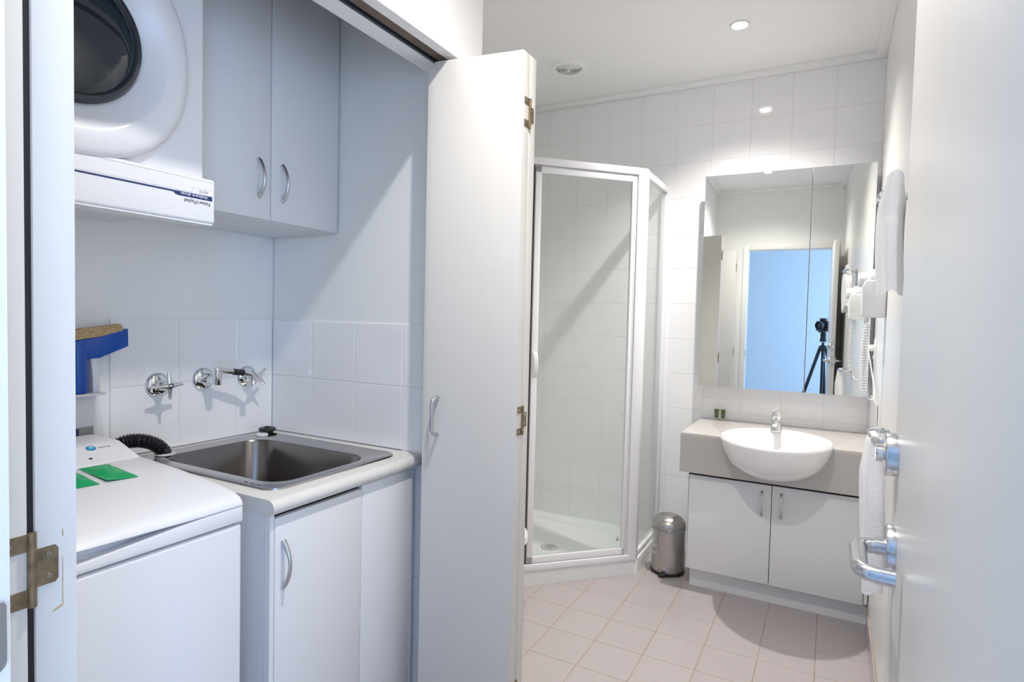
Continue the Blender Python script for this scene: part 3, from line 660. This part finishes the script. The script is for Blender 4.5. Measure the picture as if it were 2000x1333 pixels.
ss = thing('shower_screen', (-1.06, 2.77, 0.081), 'white framed neo-angle glass shower screen with pivot door', 'shower screen')
P1 = V(-0.862, 2.966, 0); P2 = V(-1.325, 2.503, 0); dg_ = (P2-P1).normalized(); dn = V(0.7071, -0.7071, 0)
ZT0, ZB0 = 2.086, 0.0812
LD = (P2-P1).length
def dbox(s0, s1, n0, n1, z0, z1, g=None):
    g = g or G(); return g.obox(P1+dg_*s0+dn*n0+V(0, 0, z0), dg_*(s1-s0), dn*(n1-n0), V(0, 0, z1-z0))
def ptube(pts2, z0, z1): return G().rings([[V(x, y, z) for x, y in pts2] for z in (z0, z1)])
ptube([(-0.842, 2.958), (-0.842, 2.990), (-0.884, 2.990), (-0.896, 2.944), (-0.878, 2.926)], ZB0, ZT0).build('corner_post', 'alu_w', ss, bevel=0.002)
ptube([(-1.325+0.03, 2.488+0.028), (-1.325+0.012, 2.483), (-1.352, 2.483), (-1.352, 2.522), (-1.325+0.005, 2.54)], ZB0, ZT0).build('corner_post', 'alu_w', ss, bevel=0.002)
G().box(-0.884, -0.846, YF-0.032, YF-0.0005, ZB0, ZT0).build('wall_post', 'alu_w', ss, bevel=0.002)
G().box(XB+0.0005, XB+0.032, 2.486, 2.524, ZB0, ZT0).build('wall_post', 'alu_w', ss, bevel=0.002)
for z0, z1 in ((ZT0-0.034, ZT0), (ZB0, ZB0+0.030)):
    G().box(-0.880, -0.848, 2.99, YF-0.032, z0, z1).build('side_rail', 'alu_w', ss, bevel=0.002)
    G().box(XB+0.032, -1.352, 2.488, 2.520, z0, z1).build('side_rail', 'alu_w', ss, bevel=0.002)
    dbox(0.03, LD-0.03, -0.017, 0.020, z0, z1).build('door_rail', 'alu_w', ss, bevel=0.002)
dbox(0.046, 0.050, -0.004, 0.012, ZB0+0.03, ZT0-0.034, dbox(0.030, 0.036, -0.01, 0.016, ZB0+0.03, ZT0-0.034)).build('jamb_strip', 'alu_w', ss)
dbox(LD-0.068, LD-0.062, -0.012, 0.006, ZB0+0.03, ZT0-0.034).build('seal', 'black', ss)
for z0, z1 in ((ZB0+0.034, ZB0+0.066), (ZT0-0.070, ZT0-0.040)):
    dbox(0.054, LD-0.072, -0.008, 0.012, z0, z1).build('door_frame', 'alu_w', ss, bevel=0.0015)
for s0, s1 in ((0.052, 0.070), (LD-0.102, LD-0.072)):
    dbox(s0, s1, -0.008, 0.012, ZB0+0.034, ZT0-0.040).build('door_frame', 'alu_w', ss, bevel=0.0015)
pn = dbox(0.068, LD-0.10, 0.0, 0.005, ZB0+0.06, ZT0-0.066).build('glass_pane', 'glass', ss)
G().box(-0.8655, -0.8605, 2.988, YF-0.030, ZB0+0.028, ZT0-0.032).build('glass_pane', 'glass', ss)
G().box(XB+0.03, -1.350, 2.5015, 2.5065, ZB0+0.028, ZT0-0.032).build('glass_pane', 'glass', ss)
dbox(0.085, 0.098, 0.0052, 0.0056, 0.20, 0.205, dbox(0.085, 0.1, 0.0052, 0.0056, 0.185, 0.196)).build('glass_sticker', 'grille', pn)
hc = P1+dg_*(LD-0.087)+V(0, 0, 1.095)
kn = G(); pr_ = []
for i in range(13):
    a = PI*i/12; pr_.append((0.062*math.cos(a), 0.012+0.026*math.sin(a)))
kn.rings([[hc-dg_*0.012*sgn+dn*n_+V(0, 0, z_) for z_, n_ in pr_] for sgn in (-1, 1)])
kn.build('door_knob', 'white_pl', ss, bevel=0.004)

# ------------------------------------------------------------------ toilet (its rounded front shows past the bifold door)
TX, TY = -1.79, 2.09
to = thing('toilet', (-1.42, TY, 0), 'white toilet whose rounded front peeks out behind the bifold door', 'toilet')
def dsh(x1, hw, z, n=18, x0=-1.56):    # D shaped loop, rounded towards +x
    pts = [V(x0, TY-hw, z)]
    L_ = x1-hw
    for i in range(n+1):
        a = -PI/2+PI*i/n; pts.append(V(L_-0.02+(hw+0.02)*math.cos(a), TY+hw*math.sin(a), z))
    pts.append(V(x0, TY+hw, z)); return pts
G().rings([dsh(-1.22, 0.12, 0.0), dsh(-1.21, 0.125, 0.03), dsh(-1.18, 0.13, 0.15), dsh(-1.11, 0.165, 0.30), dsh(-1.075, 0.18, 0.37), dsh(-1.075, 0.18, 0.39)]).build('pan', 'ceramic', to)
G().rings([dsh(-1.062, 0.185, 0.391), dsh(-1.056, 0.19, 0.398), dsh(-1.058, 0.19, 0.408), dsh(-1.068, 0.18, 0.411)]).build('seat', 'white_pl', to)
G().rings([dsh(-1.060, 0.187, 0.412), dsh(-1.056, 0.19, 0.420), dsh(-1.062, 0.186, 0.430), dsh(-1.10, 0.16, 0.435)]).build('lid', 'white_pl', to)
G().box(TX+0.002, -1.59, TY-0.19, TY+0.19, 0.42, 0.80).build('cistern', 'ceramic', to, bevel=0.02, seg=4)
G().box(TX+0.002, -1.54, TY-0.11, TY+0.11, 0.0, 0.42).build('pedestal', 'ceramic', to, bevel=0.015, seg=3)
G().cyl((-1.69, TY, 0.80), (-1.69, TY, 0.806), 0.022).build('flush_button', 'chrome', to)

# ------------------------------------------------------------------ pedal bin
bx, by = -0.712, 3.105
bi = thing('pedal_bin', (bx, by, 0), 'small stainless steel pedal bin between shower and vanity', 'bin')
G().lathe((bx, by, 0.0), (0, 0, 1), [(0.084, 0), (0.087, 0.003), (0.087, 0.016), (0.085, 0.018)], 48).build('base_ring', 'black', bi)
G().lathe((bx, by, 0.018), (0, 0, 1), [(0.083, 0), (0.083, 0.212)], 64).build('body', 'steel', bi)
G().lathe((bx, by, 0.226), (0, 0, 1), [(0.0845, 0), (0.087, 0.004), (0.0845, 0.010), (0.087, 0.015), (0.082, 0.019)], 48).build('bag_rim', 'lining', bi)
G().lathe((bx, by, 0.244), (0, 0, 1), [(0.086, 0), (0.087, 0.006), (0.083, 0.022), (0.072, 0.040), (0.052, 0.055), (0.028, 0.063), (0.004, 0.066)], 64).build('lid', 'steel', bi)
pd = V(-0.05, -1, 0).normalized(); ps_ = pd.cross(V(0, 0, 1))
q0 = V(bx, by, 0.012)+pd*0.070
G().obox(q0-ps_*0.016+V(0, 0, -0.006), pd*0.042, ps_*0.032, V(0, 0, 0.012)).build('pedal', 'black', bi, bevel=0.003)
G().tube([V(bx, by, 0)+pd*0.082+ps_*(0.030*math.cos(a))+V(0, 0, 0.020+0.020*math.sin(a)) for a in [PI*i/12 for i in range(13)]], 0.0022, 8).build('pedal_trim', 'chrome', bi)
G().box(bx-0.012, bx+0.012, by+0.084, by+0.096, 0.225, 0.255).build('lid_hinge', 'black', bi)

# ------------------------------------------------------------------ vanity
vn = thing('vanity_cabinet', (-0.2, 3.2, 0), 'white two-door vanity cabinet under the washbasin', 'cabinet')
VX0 = -0.590
G().box(VX0, XR-0.003, 2.966, YF-0.002, 0.105, 0.585).build('carcass', 'lam', vn, bevel=0.001, seg=1)
G().box(VX0+0.012, XR-0.003, 3.003, YF-0.01, 0.0, 0.105).build('kickboard', 'lam', vn)
G().box(VX0, VX0+0.004, 2.947, 2.966, 0.105, 0.585).build('edge_strip', 'lam_edge', vn)
for x0, x1, hx in ((VX0+0.006, -0.2125, -0.252), (-0.2095, 0.166, -0.170)):
    d = G().box(x0, x1, 2.946, 2.963, 0.106, 0.571).build('door', 'lam', vn, bevel=0.0012)
    bowhandle(G(), (hx, 2.947, 0.425), (hx, 2.947, 0.538), (0, -0.026, 0)).build('handle', 'satin', d)
G().box(0.169, XR-0.004, 2.948, 2.966, 0.112, 0.585).build('filler', 'lam', vn)
G().box(VX0+0.006, XR-0.022, 2.9635, 2.9658, 0.110, 0.587).build('gap_shade_plate', 'dark', vn)  # dark plate painting in the shade between and above the doors
VT, VB, VF = 0.782, 0.588, 2.910
BCX, BCY, BA, BB = -0.205, 2.925, 0.235, 0.285
vt = thing('vanity_bench', (-0.22, 3.17, VB), 'greige laminate vanity top with deep front apron', 'countertop')
hole = [(BCX+BA*0.955*math.cos(a), BCY-0.016+BB*0.955*math.sin(a)) for a in [PI-PI*i/28 for i in range(29)]]
top = [(-0.625, VF), (hole[0][0], VF)]+[(x, max(y, VF)) for x, y in hole[1:-1]]+[(hole[-1][0], VF), (XR-0.002, VF), (XR-0.002, YF-0.001), (-0.625, YF-0.001)]
G().prism(top, 'z', VT-0.022, VT).build('top', 'greige', vt, bevel=0.006, seg=3, flt=lambda c: c.z > VT-0.001 and (c.y < VF+0.001 or c.x < -0.62))
hole2 = [(BCX+BA*0.95*math.cos(a), VT+0.008-0.170*math.sin(a)) for a in [PI-PI*i/28 for i in range(29)]]
hole2 = [(x, min(z, VT-0.020)) for x, z in hole2]
ap = [(-0.625, VT-0.020), (hole2[0][0], VT-0.020)]+hole2[1:-1]+[(hole2[-1][0], VT-0.020), (XR-0.002, VT-0.020), (XR-0.002, VB), (-0.625, VB)]
G().prism(ap, 'y', VF+0.0002, VF+0.022).build('apron', 'greige', vt)
G().box(-0.6245, -0.603, VF+0.022, YF-0.001, VB, VT-0.02).build('end_panel', 'greige', vt)
wb = thing('washbasin', (BCX, BCY, 0.60), 'white oval semi-recessed ceramic washbasin', 'basin')
prof = [(0.06, 0.622, 0), (0.30, 0.624, 0), (0.52, 0.635, 0), (0.70, 0.658, 0), (0.84, 0.688, 0), (0.935, 0.732, 0), (0.985, 0.769, 0), (1.0, 0.785, 0), (0.997, 0.792, 0), (0.983, 0.797, 0), (0.955, 0.7975, 0)]
loops = [ell(BCX, BCY, BA*s, BB*s, z) for s, z, _ in prof]
for s, sb, z, dy in ((0.91, 0.81, 0.7955, -0.032), (0.885, 0.785, 0.789, -0.033), (0.84, 0.74, 0.767, -0.033), (0.73, 0.64, 0.730, -0.032), (0.52, 0.46, 0.704, -0.03), (0.25, 0.22, 0.692, -0.028), (0.09, 0.08, 0.690, -0.028)):
    loops.append(ell(BCX, BCY+dy, BA*s, BB*sb, z))
G().rings(loops).build('bowl', 'ceramic', wb)
G().lathe((BCX, BCY-0.028, 0.6902), (0, 0, 1), [(0.020, 0), (0.019, 0.002), (0.012, 0.001)], 24).build('waste', 'chrome', wb)
mx = thing('basin_mixer', (-0.217, 3.130, 0.7965), 'chrome single-lever mixer tap on the washbasin', 'tap')
MXx, MXy, MZ = -0.217, 3.130, 0.7965
G().lathe((MXx, MXy, MZ), (0, 0, 1), [(0.027, 0), (0.0275, 0.004), (0.0245, 0.012), (0.0215, 0.030), (0.021, 0.058), (0.022, 0.064)], 32).build('body', 'chrome', mx)
sg = []
for t, (dy, z, wx, hz) in enumerate(((0.0, 0.040, 0.018, 0.016), (-0.03, 0.050, 0.0165, 0.014), (-0.065, 0.052, 0.015, 0.011), (-0.095, 0.046, 0.0135, 0.009), (-0.104, 0.042, 0.011, 0.007))):
    sg.append([V(MXx+wx*math.cos(2*PI*k/18), MXy+dy, MZ+z+hz*math.sin(2*PI*k/18)) for k in range(18)])
G().rings(sg).build('spout', 'chrome', mx)
G().cyl((MXx, MXy-0.092, MZ+0.040), (MXx, MXy-0.094, MZ+0.030), 0.010, n=18).build('aerator', 'satin', mx)
lv_ = G().lathe((MXx, MXy, MZ+0.066), (0, 0, 1), [(0.022, 0), (0.0235, 0.006), (0.0225, 0.018), (0.017, 0.027), (0.006, 0.031)], 28).build('lever_cap', 'chrome', mx)
G().rings([[V(MXx+a, MXy+dy, z+b) for a, b in ((-wd, 0), (wd, 0), (wd*0.8, th), (-wd*0.8, th))] for dy, z, wd, th in ((-0.005, MZ+0.088, 0.012, 0.010), (-0.045, MZ+0.100, 0.010, 0.007), (-0.080, MZ+0.114, 0.009, 0.005))]).build('lever', 'chrome', lv_, bevel=0.002)
# toiletry tubes
def tube_(x, y, label, yaw):
    t = thing('toiletry_tube', (x, y, VT), label, 'tube', 'olive toiletry tubes on the vanity top')
    t.rotation_euler.z = yaw
    G().lathe((x, y, VT+0.0002), (0, 0, 1), [(0.0085, 0), (0.0088, 0.001), (0.0088, 0.011), (0.008, 0.012)], 20).build('cap', 'satin', t)
    g = G(); rs = []
    for k in range(7):
        u = k/6; a = 0.0092+0.0035*u; b = 0.0092*(1-u)+0.0008*u; rs.append(ell(x, y, a, b, VT+0.012+0.045*u, 20))
    g.rings(rs).build('body', 'olive', t)
    G().box(x-0.013, x+0.013, y-0.0009, y+0.0009, VT+0.0565, VT+0.0605).build('crimp', 'olive', t)
    G().box(x-0.004, x+0.004, y-0.0078, y-0.0072, VT+0.030, VT+0.034).build('print', 'grille', t)
tube_(-0.537, 3.385, 'olive green toiletry tube on the vanity top, left of the pair', 0.1)
tube_(-0.503, 3.385, 'olive green toiletry tube on the vanity top, nearer the basin', -0.15)

# ------------------------------------------------------------------ mirror cabinet
mc = thing('mirror_cabinet', (-0.23, 3.325, 0.973), 'frameless mirror cabinet with two doors above the vanity', 'mirror')
G().box(-0.605, 0.150, 3.345, YF-0.012, 0.985, 2.09).build('carcass', 'lam', mc, bevel=0.002)
for x0, x1 in ((-0.6265, -0.1115), (-0.1085, 0.166)):
    d = G().box(x0, x1, 3.3235, 3.3385, 0.974, 2.104).build('door', 'lam_edge', mc, bevel=0.0008)
    G().box(x0+0.0005, x1-0.0005, 3.320, 3.3235, 0.9745, 2.1035).build('mirror_glass', 'mirror', d)
mc.rotation_euler.z = math.radians(1.05)

# ------------------------------------------------------------------ right wall: hair dryer, outlet, towel rings and towels
hdx = thing('hair_dryer', (XR, 2.75, 1.345), 'white wall-mounted hair dryer with coiled cord beside the mirror', 'hair dryer')
HX, HY = XR-0.001, 2.76
bod = G().prism([(HX, 1.352), (HX-0.070, 1.352), (HX-0.082, 1.36), (HX-0.086, 1.47), (HX-0.074, 1.50), (HX, 1.50)], 'y', HY-0.045, HY+0.045)
hbod = bod.build('wall_unit', 'white_pl', hdx, bevel=0.006, seg=3)
G().box(HX-0.055, HX-0.035, HY-0.0462, HY-0.0448, 1.43, 1.445).build('rating_label', 'lam_edge', hbod)
G().lathe((HX-0.098, HY, 1.503), (1, 0, 0), [(0.024, 0), (0.029, 0.003), (0.031, 0.028), (0.033, 0.034), (0.041, 0.042), (0.043, 0.062), (0.042, 0.085), (0.036, 0.095)], 32).build('barrel', 'white_pl', hdx)
G().box(HX-0.060, HX-0.030, HY-0.018, HY+0.018, 1.36, 1.50).build('grip', 'white_pl', hdx, bevel=0.006)
G().lathe((HX-0.060, HY, 1.352), (0, 0, -1), [(0.007, 0), (0.0065, 0.012), (0.0045, 0.022)], 14).build('cord_relief', 'white_pl', hdx)
cp_ = []
for i in range(24*16+1):
    t = i/(24*16); a = 2*PI*24*t
    cx_ = HX-0.060-0.006*math.sin(PI*t)+0.0; cp_.append((cx_+0.011*math.cos(a), HY+0.011*math.sin(a), 1.325-0.27*t))
G().tube(cp_, 0.0024, 6).build('coiled_cord', 'white_pl', hdx)
G().tube(spline([(HX-0.060+0.011, HY, 1.055), (HX-0.04, HY+0.03, 1.02), (HX-0.015, HY+0.15, 1.03), (HX-0.02, 3.12, 1.13), (HX-0.03, 3.20, 1.20), (HX-0.030, 3.225, 1.216)], 8), 0.0026, 8).build('flex', 'white_pl', hdx)
plg = G().lathe((HX-0.007, 3.225, 1.216), (-1, 0, 0), [(0.016, 0), (0.016, 0.012), (0.011, 0.026), (0.006, 0.034)], 20).build('plug', 'white_pl', hdx)
po = thing('power_outlet', (XR, 3.225, 1.14), 'white power outlet on the right wall below the hair dryer', 'outlet')
G().box(XR-0.007, XR-0.0002, 3.188, 3.262, 1.14, 1.256).build('plate', 'white_pl', po, bevel=0.002)
G().box(XR-0.011, XR-0.007, 3.215, 3.235, 1.165, 1.183).build('switch', 'white_pl', po, bevel=0.001)
def ring(y, z, label, grp='chrome towel rings on the right wall'):
    t = thing('towel_ring', (XR, y, z-0.03), label, 'towel ring', grp)
    G().lathe((XR-0.0002, y, z), (-1, 0, 0), [(0.024, 0), (0.024, 0.004), (0.020, 0.008), (0.012, 0.010)], 28).build('rose', 'chrome', t)
    G().box(XR-0.034, XR-0.008, y-0.014, y+0.014, z-0.011, z+0.011).build('bracket', 'chrome', t, bevel=0.004, seg=3)
    pth = []
    for k in range(40):
        a = 2*PI*k/40; c_, s_ = math.cos(a), math.sin(a); e = 2.6
        q = 1/((abs(c_)**e+abs(s_)**e)**(1/e)); pth.append(V(XR-0.053+0.028*q*c_, y+0.098*q*s_, z))
    rs = []
    for k in range(40):
        p = pth[k]; tg = (pth[(k+1) % 40]-pth[k-1]).normalized(); nn_ = tg.cross(V(0, 0, 1))
        rs.append([p+nn_*(0.0045*math.cos(2*PI*j/10))+V(0, 0, 0.0085*math.sin(2*PI*j/10)) for j in range(10)])
    G().rings(rs, closed=True).build('loop', 'chrome', t)
ring(2.03, 1.690, 'chrome towel ring high on the right wall, beside the mirror')
ring(1.95, 1.010, 'chrome towel ring low on the right wall, above the door lock')
def towel(name, y0, y1, x0, x1, zt_, zb0, zb1, label, seed, pinch, slant=0.0):
    rnd = random.Random(seed); nU, nV = 44, 40; outer = []; 
    ph = [rnd.uniform(0, 6.28) for _ in range(6)]
    loops_ = []
    for j in range(nV+1):
        v = j/nV; lp2 = []
        zc2 = zt_-(zt_-zb0)*v
        wf_ = pinch+(1-pinch)*min(1, (v*2.4)**0.8); wd_ = 0.55+0.45*min(1, v*4)
        if j == 0: wf_ *= 0.75; wd_ = 0.30
        cyy = (y0+y1)/2+0.012*math.sin(2.2*v+ph[0])-slant*(y1-y0)*max(0, 1-v*2.6); cxx = (x0+x1)/2+0.006*math.sin(3*v+ph[1])
        for k in range(nU):
            a = 2*PI*k/nU; c_, s_ = math.cos(a), math.sin(a); e = 3.0
            q = 1/((abs(c_)**e+abs(s_)**e)**(1/e))
            fo = 1+0.16*math.sin(5*a+ph[2]+1.5*v)*min(1, v*3)+0.07*math.sin(9*a+ph[3]-2*v)
            yy = cyy+(y1-y0)/2*wf_*q*s_*(1+0.03*math.sin(7*v+ph[4])); xx = cxx+(x1-x0)/2*wd_*q*c_*fo
            dz = (zb1-zb0)*v*v*(0.5+0.5*s_*q)+0.010*math.sin(3*a+ph[5])*v*v
            lp2.append(V(xx, yy, zc2+dz+0.0015*rnd.uniform(-1, 1)*v))
        loops_.append(lp2)
    bot = []
    last = loops_[-1]; cen = sum(last, V(0, 0, 0))/nU
    loops_.append([p.lerp(cen, 0.25)+V(0, 0, 0.006) for p in last])
    return tag(G().rings(loops_).build(name, 'towel'), label, 'towel', 'white hand towels on the right wall')
towel('hand_towel', 1.865, 2.165, 0.112, 0.170, 1.742, 1.405, 1.450, 'white hand towel on the upper ring, beside the hair dryer', 3, 0.30, 0.30)
towel('hand_towel', 1.870, 2.030, 0.096, 0.150, 1.016, 0.580, 0.660, 'long white hand towel on the lower ring, behind the door lever', 5, 0.75)

# ------------------------------------------------------------------ ceiling fittings
for i, (x, y) in enumerate(LIGHTS):
    t = thing('downlight', (x, y, CEIL-0.008), ['round recessed ceiling downlight in front of the far wall', 'round recessed ceiling downlight seen only in the mirror'][i], 'downlight', 'ceiling downlights')
    G().lathe((x, y, CEIL), (0, 0, -1), [(0.044, 0), (0.043, 0.004), (0.036, 0.006), (0.031, 0.003)], 40, False, False).build('trim_ring', 'white_pl', t)
    G().lathe((x, y, CEIL), (0, 0, -1), [(0.031, 0.001), (0.020, 0.0035), (0.004, 0.004)], 32, False, True).build('lens', 'lamp', t)
vx, vy = -1.286, 2.945
ve = thing('ceiling_vent', (vx, vy, CEIL-0.012), 'round white ceiling exhaust vent with concentric rings', 'vent')
G().lathe((vx, vy, CEIL), (0, 0, -1), [(0.104, 0.0), (0.103, 0.004), (0.096, 0.008), (0.075, 0.0095), (0.068, 0.006), (0.067, 0.0)], 48, False, False).build('rim', 'ceil', ve)
G().cyl((vx, vy, CEIL-0.0004), (vx, vy, CEIL-0.001), 0.068, n=40).build('duct_opening', 'grille', ve)
for r in (0.058, 0.045, 0.032, 0.019):
    G().lathe((vx, vy, CEIL), (0, 0, -1), [(r+0.0035, 0.002), (r+0.001, 0.010), (r-0.0015, 0.010), (r+0.001, 0.002)], 40, False, False).build('grille_ring', 'ceil', ve)
G().lathe((vx, vy, CEIL), (0, 0, -1), [(0.010, 0.002), (0.010, 0.012), (0.004, 0.013)], 20).build('hub', 'ceil', ve)

# ------------------------------------------------------------------ the photographer's camera on its tripod, seen in the mirror
pc = thing('dslr_camera', (-FWD.x*0.11, -FWD.y*0.11, H-0.055), 'black camera on a tripod seen in the mirror', 'camera')
fh = V(FWD.x, FWD.y, 0).normalized(); rh = V(fh.y, -fh.x, 0); O = V(0, 0, H)
def cbox(r0, r1, f0, f1, z0, z1): return G().obox(O+rh*r0+fh*f0+V(0, 0, z0), rh*(r1-r0), fh*(f1-f0), V(0, 0, z1-z0))
cbox(-0.07, 0.07, -0.155, -0.100, -0.055, 0.045).build('body', 'cam', pc, bevel=0.010, seg=3)
cbox(-0.03, 0.03, -0.150, -0.088, 0.040, 0.075).build('viewfinder_hump', 'cam', pc, bevel=0.012, seg=3)
cbox(0.042, 0.072, -0.125, -0.082, -0.05, 0.04).build('grip', 'cam', pc, bevel=0.010, seg=3)
G().lathe(O-fh*0.102, fh, [(0.035, 0), (0.035, 0.03), (0.040, 0.034), (0.040, 0.075), (0.038, 0.082), (0.033, 0.084), (0.030, 0.070)], 40, True, False).build('lens', 'cam', pc)
G().lathe(O-fh*0.034, fh, [(0.031, 0), (0.02, 0.004), (0.003, 0.006)], 32).build('lens_glass', 'glass_dk', pc)
tp = thing('tripod', (-fh.x*0.125, -fh.y*0.125, 0), 'black tripod standing in the doorway, seen in the mirror', 'tripod')
B = O-fh*0.125
cbox(-0.035, 0.035, -0.165, -0.085, -0.072, -0.056).build('head_plate', 'cam', tp, bevel=0.003)
G().lathe(B+V(0, 0, -0.165), (0, 0, 1), [(0.03, 0), (0.032, 0.02), (0.026, 0.05), (0.03, 0.07), (0.024, 0.092)], 24).build('ball_head', 'cam', tp)
G().cyl(B+V(0, 0, -0.17), B+V(0, 0, -0.75), 0.013, n=16).build('centre_column', 'cam', tp)
G().lathe(B+V(0, 0, -0.26), (0, 0, 1), [(0.03, 0), (0.04, 0.02), (0.04, 0.045), (0.022, 0.06)], 24).build('collar', 'cam', tp)
for k, a in enumerate((2.75, 4.9, 0.5)):
    d_ = V(math.cos(a), math.sin(a), 0); q0 = B+V(0, 0, -0.235)+d_*0.03; q1 = Vector((B.x, B.y, 0.012))+d_*0.36
    lg = G().tube([q0, q0.lerp(q1, 0.45)], 0.016, 12).build('leg', 'cam', tp)
    G().tube([q0.lerp(q1, 0.44), q1], 0.011, 12).build('leg_section', 'cam', lg)
    G().tube([q0.lerp(q1, 0.42), q0.lerp(q1, 0.47)], 0.019, 12).build('leg_clamp', 'cam', lg)
    G().lathe(Vector((q1.x, q1.y, 0.0)), (0, 0, 1), [(0.013, 0), (0.014, 0.008), (0.010, 0.02)], 14).build('rubber_foot', 'black', lg)

for o in scene.objects:
    if '_o' in o: del o['_o']
